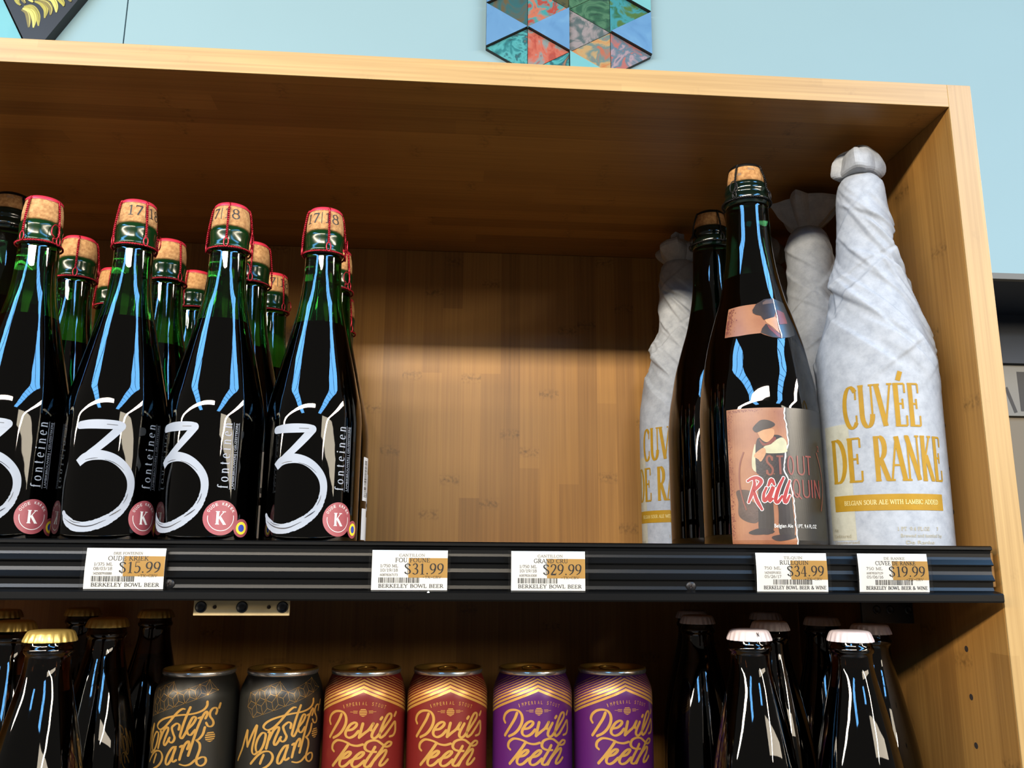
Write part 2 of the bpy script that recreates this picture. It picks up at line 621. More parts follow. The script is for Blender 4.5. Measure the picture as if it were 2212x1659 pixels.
# stroke alphabet: cap height 1. L thick line, l thin line, A arc, C smooth curve, S foot or head serif, O dot
GLYPHS = {
    'A': (.72, 'l .36 1 .05 0;L .36 1 .67 0;l .15 .34 .55 .34;S .06 0 .13;S .66 0 .14'),
    'B': (.64, 'L .15 0 .15 1;l .03 1 .33 1;A .33 .76 .19 .24 90 -90;l .15 .52 .33 .52;A .35 .26 .23 .26 90 -90;l .03 0 .35 0'),
    'C': (.70, 'A .39 .5 .33 .5 48 312;l .62 .9 .62 .68;l .62 .1 .62 .3'),
    'D': (.74, 'L .15 0 .15 1;l .03 1 .32 1;l .03 0 .32 0;A .32 .5 .34 .5 90 -90'),
    'E': (.62, 'L .15 0 .15 1;l .03 1 .54 1;l .54 1 .54 .78;l .15 .52 .42 .52;l .42 .64 .42 .40;l .03 0 .56 0;l .56 0 .57 .24'),
    'F': (.58, 'L .15 0 .15 1;l .03 1 .53 1;l .53 1 .53 .78;l .15 .52 .41 .52;l .41 .64 .41 .40;S .15 0 .13'),
    'G': (.74, 'A .39 .5 .33 .5 48 318;l .62 .9 .62 .7;L .62 .02 .62 .42;l .48 .42 .72 .42'),
    'H': (.76, 'L .15 0 .15 1;L .61 0 .61 1;l .15 .52 .61 .52;S .15 0 .13;S .15 1 .13;S .61 0 .13;S .61 1 .13'),
    'I': (.30, 'L .15 0 .15 1;S .15 0 .13;S .15 1 .13'),
    'J': (.40, 'L .26 1 .26 .2;A .14 .2 .12 .22 0 -120;S .26 1 .12'),
    'K': (.72, 'L .15 0 .15 1;S .15 0 .13;S .15 1 .13;l .15 .38 .56 1;L .29 .57 .63 0;S .56 1 .12;S .63 0 .11'),
    'L': (.58, 'L .15 0 .15 1;S .15 1 .13;l .03 0 .52 0;l .52 0 .54 .26'),
    'M': (.90, 'l .13 0 .13 1;L .13 1 .44 .06;l .44 .06 .75 1;L .75 1 .75 0;S .13 0 .11;S .75 0 .12;S .1 1 .08;S .78 1 .08'),
    'N': (.76, 'l .13 0 .13 1;L .11 1 .63 0;l .63 0 .63 1;S .13 0 .11;S .63 1 .11;S .1 1 .09'),
    'O': (.78, 'A .39 .5 .33 .5 0 360'),
    'P': (.60, 'L .15 0 .15 1;l .03 1 .32 1;A .32 .74 .21 .26 90 -90;l .15 .48 .32 .48;S .15 0 .13'),
    'Q': (.78, 'A .39 .5 .33 .5 0 360;L .42 .1 .72 -.18'),
    'R': (.70, 'L .15 0 .15 1;l .03 1 .32 1;A .32 .75 .21 .25 90 -90;l .15 .5 .32 .5;L .31 .5 .62 0;S .15 0 .13;S .64 0 .09'),
    'S': (.56, 'C .45 .78 .40 .94 .27 1 .13 .93 .09 .77 .17 .62 .30 .51 .43 .38 .47 .22 .40 .06 .27 0 .13 .05 .07 .22;l .46 .96 .46 .74;l .07 .04 .07 .26'),
    'T': (.66, 'L .33 0 .33 1;l .05 1 .61 1;l .05 1 .05 .78;l .61 1 .61 .78;S .33 0 .14'),
    'U': (.74, 'L .15 1 .15 .3;A .38 .3 .23 .3 180 360;l .61 .3 .61 1;S .15 1 .13;S .61 1 .11'),
    'V': (.72, 'L .06 1 .37 0;l .37 0 .66 1;S .08 1 .13;S .64 1 .12'),
    'W': (1.0, 'L .05 1 .28 0;l .28 0 .5 .92;L .5 .92 .72 0;l .72 0 .94 1;S .07 1 .12;S .92 1 .11;S .5 .95 .09'),
    'X': (.72, 'L .08 1 .63 0;l .09 0 .62 1;S .1 1 .12;S .6 1 .11;S .1 0 .11;S .62 0 .12'),
    'Y': (.70, 'L .07 1 .34 .48;l .34 .48 .61 1;L .34 .48 .34 0;S .09 1 .12;S .6 1 .11;S .34 0 .13'),
    'Z': (.62, 'l .06 1 .55 1;L .55 1 .06 0;l .06 0 .56 0;l .06 1 .06 .8;l .56 0 .56 .2'),
    '0': (.56, 'A .28 .5 .22 .5 0 360'),
    '1': (.46, 'L .25 0 .25 1;l .25 1 .10 .86;S .25 0 .15'),
    '2': (.54, 'C .08 .74 .14 .94 .28 1 .42 .92 .45 .74 .36 .5 .08 .04;L .06 .04 .46 .04;l .47 .04 .49 .2'),
    '3': (.52, 'C .08 .84 .20 .99 .34 .97 .41 .78 .33 .58 .20 .53;C .20 .53 .38 .47 .45 .28 .38 .06 .22 0 .07 .1'),
    '4': (.56, 'l .37 1 .04 .28;l .04 .28 .52 .28;L .37 1 .37 0;S .37 0 .12'),
    '5': (.52, 'l .13 1 .42 1;l .13 1 .11 .55;C .11 .55 .27 .62 .41 .52 .45 .32 .37 .08 .2 0 .07 .1'),
    '6': (.54, 'C .42 .97 .24 .85 .12 .62 .07 .3;A .27 .3 .20 .3 0 360'),
    '7': (.50, 'L .07 .97 .45 .97;L .45 .97 .18 0;l .06 1 .06 .82'),
    '8': (.54, 'A .27 .76 .17 .24 0 360;A .27 .27 .21 .27 0 360'),
    '9': (.54, 'A .27 .70 .20 .3 0 360;C .47 .7 .42 .38 .3 .15 .12 .03'),
    '$': (.56, 'C .45 .78 .40 .92 .27 .97 .13 .91 .09 .77 .17 .62 .30 .51 .43 .38 .47 .22 .40 .08 .27 .03 .13 .08 .07 .22;l .27 -.12 .27 1.12'),
    '.': (.26, 'O .13 .06 .075'),
    ',': (.26, 'L .14 .06 .08 -.14'),
    '/': (.40, 'l .05 -.06 .34 1.05'),
    '+': (.60, 'l .06 .45 .54 .45;l .3 .2 .3 .7'),
    '&': (.78, 'C .66 .5 .56 .2 .4 .03 .22 0 .08 .12 .1 .32 .3 .55 .42 .75 .38 .95 .26 1 .16 .88 .2 .7 .45 .28 .7 0'),
    '|': (.24, 'l .12 -.12 .12 1.1'),
    'f': (.40, 'L .16 0 .16 .78;A .30 .78 .14 .2 180 40;l .03 .64 .30 .64;S .16 0 .13'),
    'o': (.60, 'A .30 .32 .23 .32 0 360'),
    'n': (.66, 'L .15 0 .15 .64;A .33 .38 .18 .25 165 0;L .51 0 .51 .38;S .15 0 .12;S .51 0 .12;l .05 .63 .15 .63'),
    't': (.40, 'L .16 .12 .16 .84;l .03 .64 .32 .64;A .27 .13 .11 .13 180 310'),
    'e': (.56, 'A .29 .32 .22 .32 5 315;l .07 .36 .5 .36'),
    'i': (.32, 'L .16 0 .16 .64;S .16 0 .13;l .06 .63 .16 .63;O .16 .88 .08'),
    ' ': (.34, ''),
    'É': (.62, 'L .15 0 .15 1;l .03 1 .54 1;l .54 1 .54 .78;l .15 .52 .42 .52;l .42 .64 .42 .40;l .03 0 .56 0;l .56 0 .57 .24;L .28 1.08 .42 1.30'),
}


def glyph_text(ink, text, x, y, h, width=None, thick=.16, thin=.06, align='l', serif=True, track=0.04, slant=0.0):
    """lay the text with its baseline at y; width stretches it to that many mm"""
    adv = sum(GLYPHS[c][0] + track for c in text) - track
    sx = (width / adv) if width else h
    tw = adv * sx
    if align == 'c':
        x -= tw / 2
    elif align == 'r':
        x -= tw
    cx = x
    for ch in text:
        w, spec = GLYPHS[ch]

        def pt(a, b):
            return (cx + a * sx + slant * b * h, y + b * h)
        for s in spec.split(';'):
            if not s:
                continue
            k, *nums = s.split()
            nums = [float(v) for v in nums]
            mean = (abs(sx) + h) / 2 if sx < h else h
            TK, TN = thick * mean, thin * mean
            if k in 'Ll':
                pts = [pt(nums[i], nums[i + 1]) for i in range(0, len(nums), 2)]
                for a, b in zip(pts, pts[1:]):
                    ink.ribbon([a, b], TK if k == 'L' else TN, 1.5)
            elif k == 'S':
                if serif:
                    a, b = pt(nums[0] - nums[2], nums[1]), pt(nums[0] + nums[2], nums[1])
                    d = (0.5 - nums[1]) * 0  # flush with the line
                    ink.ribbon([a, b], TN, 1.5)
            elif k == 'O':
                p = pt(nums[0], nums[1])
                ink.blob(p[0], p[1], nums[2] * mean, 10)
            else:
                if k == 'A':
                    cxx, cyy, rx, ry, a0, a1 = nums
                    n = max(6, int(abs(a1 - a0) / 15))
                    pts = [pt(cxx + rx * math.cos(math.radians(a0 + (a1 - a0) * i / n)), cyy + ry * math.sin(math.radians(a0 + (a1 - a0) * i / n))) for i in range(n + 1)]
                else:
                    base = [(nums[i], nums[i + 1]) for i in range(0, len(nums), 2)]
                    pts = [pt(a, b) for a, b in catmull(base, 0.09)]
                ws = []
                for i in range(len(pts)):
                    a, b = Vector(pts[max(i - 1, 0)]), Vector(pts[min(i + 1, len(pts) - 1)])
                    t = b - a
                    ang = math.atan2(t.y, t.x)
                    ws.append(TN + (TK - TN) * abs(math.sin(ang - 0.15)) ** 1.2)
                ink.ribbon(pts, ws, 1.5)
        cx += (w + track) * sx
    return tw


_text_cache = {}


def sans_outline(text):
    """filled outline of a plain sans text in the built-in font, cap height 1"""
    if text not in _text_cache:
        cu = bpy.data.curves.new('t', 'FONT')
        cu.body = text
        cu.resolution_u = 3
        ob = bpy.data.objects.new('t', cu)
        col.objects.link(ob)
        dg = bpy.context.evaluated_depsgraph_get()
        me = ob.evaluated_get(dg).to_mesh()
        vs = [(v.co.x, v.co.y) for v in me.vertices]
        fs = [tuple(p.vertices) for p in me.polygons]
        ob.evaluated_get(dg).to_mesh_clear()
        bpy.data.objects.remove(ob)
        bpy.data.curves.remove(cu)
        x0 = min(v[0] for v in vs)
        _text_cache[text] = ([((a - x0) / 0.729, b / 0.729) for a, b in vs], fs)
    return _text_cache[text]


def sans_text(ink, text, x, y, h, width=None, align='l', fn=None):
    vs, fs = sans_outline(text)
    w = max(v[0] for v in vs)
    sx = width / w if width else h
    if align == 'c':
        x -= w * sx / 2
    n0 = len(ink.v)
    for a, b in vs:
        p = (x + a * sx, y + b * h)
        ink.v.append(fn(p) if fn else p)
    ink.f += [tuple(i + n0 for i in q) for q in fs]


def interp(tab, z):
    if z <= tab[0][0]:
        return tab[0][1]
    for (z0, r0), (z1, r1) in zip(tab, tab[1:]):
        if z <= z1:
            return r0 + (r1 - r0) * (z - z0) / max(z1 - z0, 1e-9)
    return tab[-1][1]


def on_profile(prof, R0, off=0.00025, rot=0.0):
    """print mapping on a turned body: u is arc length at radius R0 from the front, v is height (mm)"""
    def fn(u, v):
        th = u / 1000 / R0 + rot
        z = v / 1000
        r = interp(prof, z) + off
        return (r * math.sin(th), -r * math.cos(th), z)
    return fn


def copy_tree(o, parent=None):
    c = o.copy()
    col.objects.link(c)
    if parent is not None:
        c.parent = parent
    for ch in list(o.children):
        copy_tree(ch, c)
    return c


def smooth_profile(tab, n=4):
    """refine a (z, r) table given in mm with a smooth curve, return metres"""
    pts = catmull([(z, r) for z, r in tab], 2.5)
    return [(z / 1000, max(r, 0.0) / 1000) for z, r in pts]


random.seed(7)
T = 0.018
H = 0.31625
D = 0.328
XL = -1.06
FLOOR = -1.58

# ------------------------------------------------------------------ the room around the cabinet
YW = 1.2
wall = box_obj('wall_back', -3.6, 3.2, YW + 0.012, YW + 0.05, 0.64, 3.2, M['wall_gap'])
tag(wall, kind='structure')
box_obj('wall_panel', -3.6, -1.104, YW, YW + 0.0119, 0.64, 3.2, M['wall'], wall)
box_obj('wall_panel', -1.101, 3.2, YW, YW + 0.0119, 0.64, 3.2, M['wall'], wall)
tag(box_obj('trim_1', -3.6, 3.2, YW, YW + 0.016, 0.626, 0.64, M['soffit']), kind='structure')
tag(box_obj('trim_3', -3.6, 3.2, YW + 0.016, YW + 0.34, 0.626, 0.6399, M['navy']), kind='structure')
wf = box_obj('wall_far', -3.6, 3.2, YW + 0.30, YW + 0.34, FLOOR, 0.626, M['beige'])
tag(wf, kind='structure')
tag(box_obj('trim_2', -3.6, 3.2, YW + 0.27, YW + 0.2999, 0.497, 0.626, M['navy']), kind='structure')
tag(box_obj('floor', -3.6, 3.2, -9.0, YW + 0.34, FLOOR - 0.05, FLOOR, M['floor']), kind='structure')
sg = box_obj('wall_sign', 1.055, 1.30, YW + 0.286, YW + 0.2999, 0.362, 0.4965, M['sign'])
tag(sg, 'pale grey sign board with black lettering under the navy band', 'sign')
ik = Ink()
ik.rect(0, 22, 8, 112)
ik.rect(22, 70, 8, 30)
ik.ribbon([(-34, 70), (-14, 4)], 9)
ik.build('lettering', M['ink'], sg, lambda u, v: (1.104 + u / 1000, YW + 0.2855, 0.366 + v / 1000))

# ------------------------------------------------------------------ the bamboo cabinet
cab = empty('display_cabinet', (0, 0, FLOOR))
tag(cab, 'tall bamboo display cabinet with open shelves against the pale blue wall', 'cabinet')
OFF = Vector((0, 0, -FLOOR))


def cab_box(name, x0, x1, y0, y1, z0, z1, m, parent=None, bevel=0.0006):
    o = box_obj(name, x0, x1, y0, y1, z0 - FLOOR, z1 - FLOOR, m, parent or cab, bevel)
    return o


cab_box('top_panel', XL, -0.00015, 0.0012, D + 0.012, H, H + T, M['wood_top'])
cab_box('top_lit_edge', XL, -0.00015, 0.0, 0.0012, H, H + T, M['wood_lit_edge_x'], bevel=0.0003)  # front face of the top panel, in the bamboo coloured as if fully lit
sp = cab_box('side_panel', 0, T, 0.0012, D + 0.012, FLOOR, H + T, M['wood_side'])
cab_box('side_lit_edge', 0, T, 0.0, 0.0012, FLOOR, H + T, M['wood_lit_edge_z'], bevel=0.0003)  # front face of the side panel, its brightness likewise in the colour
cab_box('side_panel', XL - T, XL, 0.0, D + 0.012, FLOOR, H + T, M['wood_side'])
cab_box('back_panel', XL, -0.0002, D, D + 0.0115, FLOOR, H - 0.0002, M['wood_back'])
hb = MB()
hb.lathe([(0.0, 0.0), (0.0, 0.0021), (0.0001, 0.0019)], 14)
for z in (0.118, 0.0874, 0.0559, 0.0250, -0.0687, -0.1003, -0.1314, -0.163, -0.195):
    o = hb.build('peg_hole', M['hole'], sp)
    o.location = (-0.00012, 0.0463, z - FLOOR)
    o.rotation_euler = (0, -math.pi / 2, 0)

# ------------------------------------------------------------------ the shelf with its ribbed black price rail
ZS = -0.004
shelf = empty('bottle_shelf', (0, 0, ZS))
tag(shelf, 'upper bamboo shelf with a ribbed black price rail along its front', 'shelf')
bd = box_obj('board', XL + 0.001, -0.0015, 0.004, D - 0.001, -0.022, 0.0, M['wood_top'], shelf, 0.0005)
prof = [(0.0038, 0.0040), (-0.0030, 0.0042), (-0.0042, 0.0034), (-0.0042, 0.0018), (-0.0024, 0.0010), (-0.0018, -0.0008), (-0.0018, -0.0030),
        (-0.0022, -0.0046), (-0.0034, -0.0066), (-0.0041, -0.0078), (-0.0040, -0.0084), (-0.0016, -0.0088), (-0.0014, -0.0120), (-0.0018, -0.0142),
        (-0.0032, -0.0164), (-0.0040, -0.0176), (-0.0039, -0.0182), (-0.0016, -0.0186), (-0.0014, -0.0222), (-0.0020, -0.0242), (-0.0048, -0.0252),
        (-0.0072, -0.0258), (-0.0078, -0.0266), (-0.0078, -0.0304), (-0.0070, -0.0314), (0.0038, -0.0316)]
RX0, RX1 = XL + 0.002, -0.0072
rv, rf = [], []
for x in (RX0, RX1):
    for y, z in prof:
        xx = x + (0.0022 if (x == RX1 and z < -0.025) else 0)
        rv.append((xx, y, z))
n = len(prof)
for i in range(n):
    j = (i + 1) % n
    rf.append((i, n + i, n + j, j))
rf += [tuple(range(n)), tuple(range(2 * n - 1, n - 1, -1))]
rail = mesh_obj('price_rail', rv, rf, M['rail'], shelf)
for sx in (-0.5257, -0.2064, -0.86):
    s = MB()
    s.lathe([(-0.0006, 0.0), (-0.0006, 0.0034), (0.0, 0.0034), (0.0006, 0.0024), (0.0008, 0.0)], 20)
    o = s.build('screw', M['screw_black'], rail, True)
    o.location = (sx, -0.0019, -0.0219)
    o.rotation_euler = (math.pi / 2, 0, 0)
    c = MB()
    c.box(-0.0016, 0.0016, -0.00028, 0.00028, 0.00072, 0.00095)
    c.box(-0.00028, 0.00028, -0.0016, 0.0016, 0.00072, 0.00095)
    k = c.build('cross_slot', M['hole'], rail)
    k.location = o.location
    k.rotation_euler = (math.pi / 2, 0.4, 0)
ch = MB()
ch.lathe([(-0.0004, 0.0), (-0.0002, 0.0009), (0.0005, 0.0006), (0.0009, 0.0)], 6)
o = ch.build('paint_chip', M['white'], rail)
o.location = (-0.3705, -0.0076, -0.0262)
# steel fittings that hang under the board
plate = box_obj('bracket_plate', -0.5140, -0.4560, 0.0115, 0.0135, -0.0412, -0.0222, M['brass'], shelf, 0.0003)
for px, r in ((-0.5095, 0.0034), (-0.4848, 0.0034), (-0.4603, 0.0034), (-0.5012, 0.0011), (-0.4685, 0.0011)):
    h = MB()
    h.lathe([(0.0, 0.0), (0.0002, r * 0.35), (0.0, r * 0.7), (0.0007, r * 0.82), (0.0007, r), (0.0, r * 1.04)], 20)
    o = h.build('plate_screw', M['screw_black'] if r > 0.002 else M['hole'], plate, True)
    o.location = (px, 0.0115, -0.0360)
    o.rotation_euler = (math.pi / 2, 0, 0)
bp = box_obj('bracket_plate', -0.0463, -0.0059, 0.100, 0.1025, -0.0515, -0.0222, M['black_metal'], shelf, 0.0003)
for px in (-0.0345, -0.0240, -0.0095):
    h = MB()
    h.lathe([(0.0, 0.0), (0.0004, 0.0016), (0.0007, 0.0028), (0.0, 0.0033)], 18)
    o = h.build('plate_screw', M['screw_black'], bp, True)
    o.location = (px, 0.100, -0.0415)
    o.rotation_euler = (math.pi / 2, 0, 0)

ZL = -0.246
low = empty('can_shelf', (0, 0, ZL))
tag(low, 'lower bamboo shelf carrying the cans and crown-capped bottles', 'shelf')
box_obj('board', XL + 0.001, -0.0015, 0.002, D - 0.001, -T, 0.0, M['wood_top'], low, 0.0005)

# ------------------------------------------------------------------ price tags clipped into the rail
random.seed(21)
TAGS = [(-0.5740, 'DRIE FONTEINEN', 'OUDE KRIEK', '$15.99', ('1/375 ML', '08/03/18', '5425007910080'), 'BERKELEY BOWL BEER', 'white price tag reading 15.99 clipped below the brush-numeral bottles'),
        (-0.4052, 'CANTILLON', 'FOU FOUNE', '$31.99', ('1/750 ML', '10/19/18', '60878267173'), 'BERKELEY BOWL BEER', 'white price tag below the empty shelf space, nearer the brush-numeral bottles'),
        (-0.3200, 'CANTILLON', 'GRAND CRU', '$29.99', ('1/750 ML', '10/19/18', '60878261008'), 'BERKELEY BOWL BEER', 'white price tag below the empty shelf space, nearer the wrapped bottles'),
        (-0.1651, 'TILQUIN', 'RULLQUIN', '$34.99', ('750 ML', '542502953021', '05/26/17'), 'BERKELEY BOWL BEER & WINE', 'white price tag reading 34.99 clipped below the torn-label bottle'),
        (-0.0985, 'DE RANKE', 'CUVEE DE RANKE', '$19.99', ('750 ML', '60878267129', '05/06/16'), 'BERKELEY BOWL BEER & WINE', 'white price tag reading 19.99 clipped below the tissue-wrapped bottle')]
TW, TH = 46.0, 23.8
for ti, (tx, maker, name, price, small, store, label) in enumerate(TAGS):
    t = empty('price_tag', (tx, -0.0046, -0.0290))
    tag(t, label, 'price tag', 'price tags on the shelf rail')
    bow = 0.0007 if ti in (0, 3, 4) else 0.0002

    def on_tag(off, bow=bow):
        return lambda u, v: (u / 1000, -off - 0.0004 - bow * math.sin(math.pi * v / TH), v / 1000)
    p = Ink()
    p.rect(0, TW, 0, TH, 1.5)
    fr = [on_tag(0.0)(u, v) for u, v in p.v]
    bk = [(x, y + 0.00022, z) for x, y, z in fr]
    n = len(fr)
    nu, nv = max(1, int(TW / 1.5)), max(1, int(TH / 1.5))
    rim = [i for i in range(nu + 1)] + [j * (nu + 1) + nu for j in range(1, nv + 1)] + [nv * (nu + 1) + i for i in range(nu - 1, -1, -1)] + [j * (nu + 1) for j in range(nv - 1, 0, -1)]
    fs = list(p.f) + [tuple(reversed([i + n for i in q])) for q in p.f]
    for a, b in zip(rim, rim[1:] + rim[:1]):
        fs.append((a, a + n, b + n, b))
    mesh_obj('paper', fr + bk, fs, M['tag'], t)
    p = Ink()
    p.rect(22.2, TW - 0.02, 7.4, 19.2, 1.5)
    p.build('price_panel', M['tag_orange'], t, on_tag(0.00006))
    p = Ink()
    glyph_text(p, name, 24.6, 16.7, 2.4, width=min(26.5, 2.35 * len(name)), align='c', thick=.17, thin=.1)
    glyph_text(p, price, 19.6, 9.5, 6.3, width=24.2, thick=.15, thin=.055)
    glyph_text(p, store, 4.2, 1.5, 2.0, width=39.5 if 'WINE' not in store else 40.5, thick=.2, thin=.12)
    glyph_text(p, '+TX+CRV', 36.5, 7.0, 1.5, width=11.5, align='c', thick=.15, thin=.1)
    p.build('lettering', M['ink'], t, on_tag(0.00014))
    p = Ink()
    glyph_text(p, maker, 24.2, 20.1, 1.5, width=min(17.0, 1.75 * len(maker)), align='c', thick=.2, thin=.12)
    for k, tx_ in enumerate(small):
        glyph_text(p, tx_, 5.0, 13.6 - 2.6 * k, 1.7 if len(tx_) < 10 else 1.3, width=10.8, thick=.2, thin=.14)
    p.build('small_lettering', M['ink_grey'], t, on_tag(0.00014))
    p = Ink()
    u = 4.2 if ti < 3 else 10.5
    end = u + 24.5
    while u < end:
        w = random.choice((0.22, 0.22, 0.4, 0.6))
        p.rect(u, u + w, 4.3, 7.5, 4)
        u += w + random.choice((0.25, 0.3, 0.5))
    p.build('barcode', M['ink'], t, on_tag(0.00014))
    sl = MB()
    sl.box(-0.0018, TW / 1000 + 0.0018, -0.00145 - bow, -0.00125 - bow, -0.0002, TH / 1000 + 0.0005)
    sl.build('clear_sleeve', M['clear'], t)

# ------------------------------------------------------------------ wire cages over the corks


def twist(path, r, strand, turns_per_m, mb):
    """two strands wound around each other along a path"""
    P = catmull(path, 0.0006)
    P = [Vector(p) for p in P]
    for ph in (0, math.pi):
        pts = []
        s = 0.0
        for i, p in enumerate(P):
            a, b = P[max(i - 1, 0)], P[min(i + 1, len(P) - 1)]
            t = (b - a).normalized()
            if i:
                s += (P[i] - P[i - 1]).length
            n1 = t.cross(Vector((p.x + 1e-4, p.y, 0.002))).normalized()
            n2 = t.cross(n1)
            ang = ph + s * turns_per_m * 2 * math.pi
            pts.append(p + (n1 * math.cos(ang) + n2 * math.sin(ang)) * r)
        mb.tube(pts, strand, 5)


def cage(parent, ztop, rtop, zlip, rlip, zring, rring, wire, disc_mat, rot, key=0.0):
    mb = MB()
    for k in range(4):
        th = rot + k * math.pi / 2
        cs = (math.sin(th), -math.cos(th))
        path = [(rtop * 0.55, ztop + 0.0002), (rtop * 0.98, ztop - 0.0009), (rtop * 1.06 + 0.0006, ztop - 0.004), (rlip + 0.0016, zlip + 0.001), (rlip + 0.0022, zlip - 0.006), (rring + 0.0018, zring + 0.0055)]
        twist([(r * cs[0], r * cs[1], z) for r, z in path], 0.00050, 0.00048, 300, mb)
        # eyelet that hooks the ring
        tang = (math.cos(th), math.sin(th))
        loop = []
        for i in range(14):
            a = 2 * math.pi * i / 14
            du, dz = 0.0016 * math.sin(a), 0.0034 * math.cos(a)
            r = rring + 0.0020
            loop.append((r * cs[0] + du * tang[0], r * cs[1] + du * tang[1], zring + 0.0026 + dz))
        mb.tube(loop, 0.00050, 5, closed=True)
    ring = [((rring + 0.0011) * math.sin(a), -(rring + 0.0011) * math.cos(a), zring - 0.0003 * math.cos(2 * a)) for a in [2 * math.pi * i / 48 for i in range(49)]]
    twist(ring, 0.00045, 0.00042, 280, mb)
    # the turned key loop
    th = rot + key
    cs = (math.sin(th), -math.cos(th))
    tang = (math.cos(th), math.sin(th))
    lp = [((rring + 0.0012) * cs[0], (rring + 0.0012) * cs[1], zring)]
    for i in range(15):
        a = -0.4 + (2 * math.pi + 0.8 - 0.0) * i / 14 * 0.86
        rr = rring + 0.0022 + 0.0006 * i / 14
        du = 0.0030 * math.sin(a) * (1 if i < 14 else 0)
        dz = 0.0085 - 0.0052 * math.cos(a)
        lp.append((rr * cs[0] + du * tang[0], rr * cs[1] + du * tang[1], zring + dz))
    mb.tube(catmull(lp, 0.0008), 0.00042, 5)
    w = mb.build('wire_cage', wire, parent, True)
    d = MB()
    d.lathe([(ztop - 0.0026, rtop + 0.0004), (ztop - 0.0010, rtop + 0.0003), (ztop + 0.0002, rtop - 0.0008), (ztop + 0.0005, rtop - 0.0026), (ztop + 0.0002, rtop - 0.0045), (ztop + 0.0002, 0.0)], 40)
    d.build('cap_disc', disc_mat, w, True)
    return w


# ------------------------------------------------------------------ small corked bottles with the brush numeral
P375 = [(0, 0), (0, 29.0), (1.2, 31.4), (4, 32.5), (9, 32.7), (40, 32.7), (62, 32.7), (80, 32.7), (88, 32.6), (94, 32.1), (101, 31.1), (111, 28.9), (125, 25.75), (142, 21.8),
        (159, 17.9), (173, 15.2), (187, 13.7), (198, 13.2), (209, 13.05)]
BODY375 = smooth_profile(P375[2:])
GL375 = [(0, 0), (0, .029), (.0012, .0314)] + BODY375 + [(.2093, .0128), (.2093, 0)]
FIN375 = [(.2090, .0110), (.2090, .0131), (.2098, .0134), (.2106, .0141), (.2122, .0142), (.2134, .0137), (.2160, .0136), (.2205, .0138), (.2222, .0141),
                                                        (.2238, .0140), (.2252, .0134), (.2262, .0129), (.2262, .0102), (.2262, 0)]


def liquid_of(profile, fill, gap, z0=0.004):
    out = [(z0, 0), (z0, max(interp(profile, z0) - gap, 0.004) * 0.96)]
    out += [(z, r - gap) for z, r in profile if z0 + 0.002 < z < fill]
    out += [(fill, interp(profile, fill) - gap), (fill, 0)]
    return out


THREE_BAR = [(-22.5, 77.3), (-14.5, 78.0), (-3.7, 78.1), (2.4, 77.9), (4.6, 77.0)]
THREE_DIAG = [(4.4, 77.6), (-0.8, 71.1), (-7.9, 63.6), (-14.2, 58.2), (-18.8, 53.5)]
THREE_BOWL = [(-20.4, 52.6), (-15.9, 56.3), (-9.2, 58.0), (-2.0, 57.3), (4.0, 54.5), (9.1, 49.8), (12.3, 44.6), (13.4, 38.8), (12.7, 32.8), (10.4, 26.4), (6.3, 21.0), (0.4, 16.5),
              (-5.8, 13.6), (-12.6, 12.2), (-19.3, 13.2), (-24.9, 17.2), (-28.2, 22.4)]
THREE_W = [5.2, 6.0, 6.4, 5.8, 5.6, 5.4, 5.0, 4.7, 4.7, 5.0, 5.6, 6.2, 6.4, 6.4, 6.2, 5.4, 1.6]
SLITS = [[(-26.7, 17.7), (-20.1, 14.2), (-13.7, 12.6), (-7.3, 13.2), (0.4, 16.8)], [(2.1, 19.2), (5.8, 21.7), (8.6, 23.9)], [(-15.8, 54.8), (-11.2, 55.8), (-8.0, 56.1)],
         [(-3.8, 55.3), (1.2, 53.7), (5.2, 51.3), (8.2, 48.7)], [(-4.7, 78.1), (1.8, 77.9)], [(-22.5, 16.9), (-18.8, 15.2), (-14.5, 14.6)], [(9.6, 27.5), (11.2, 31.0), (11.9, 34)]]


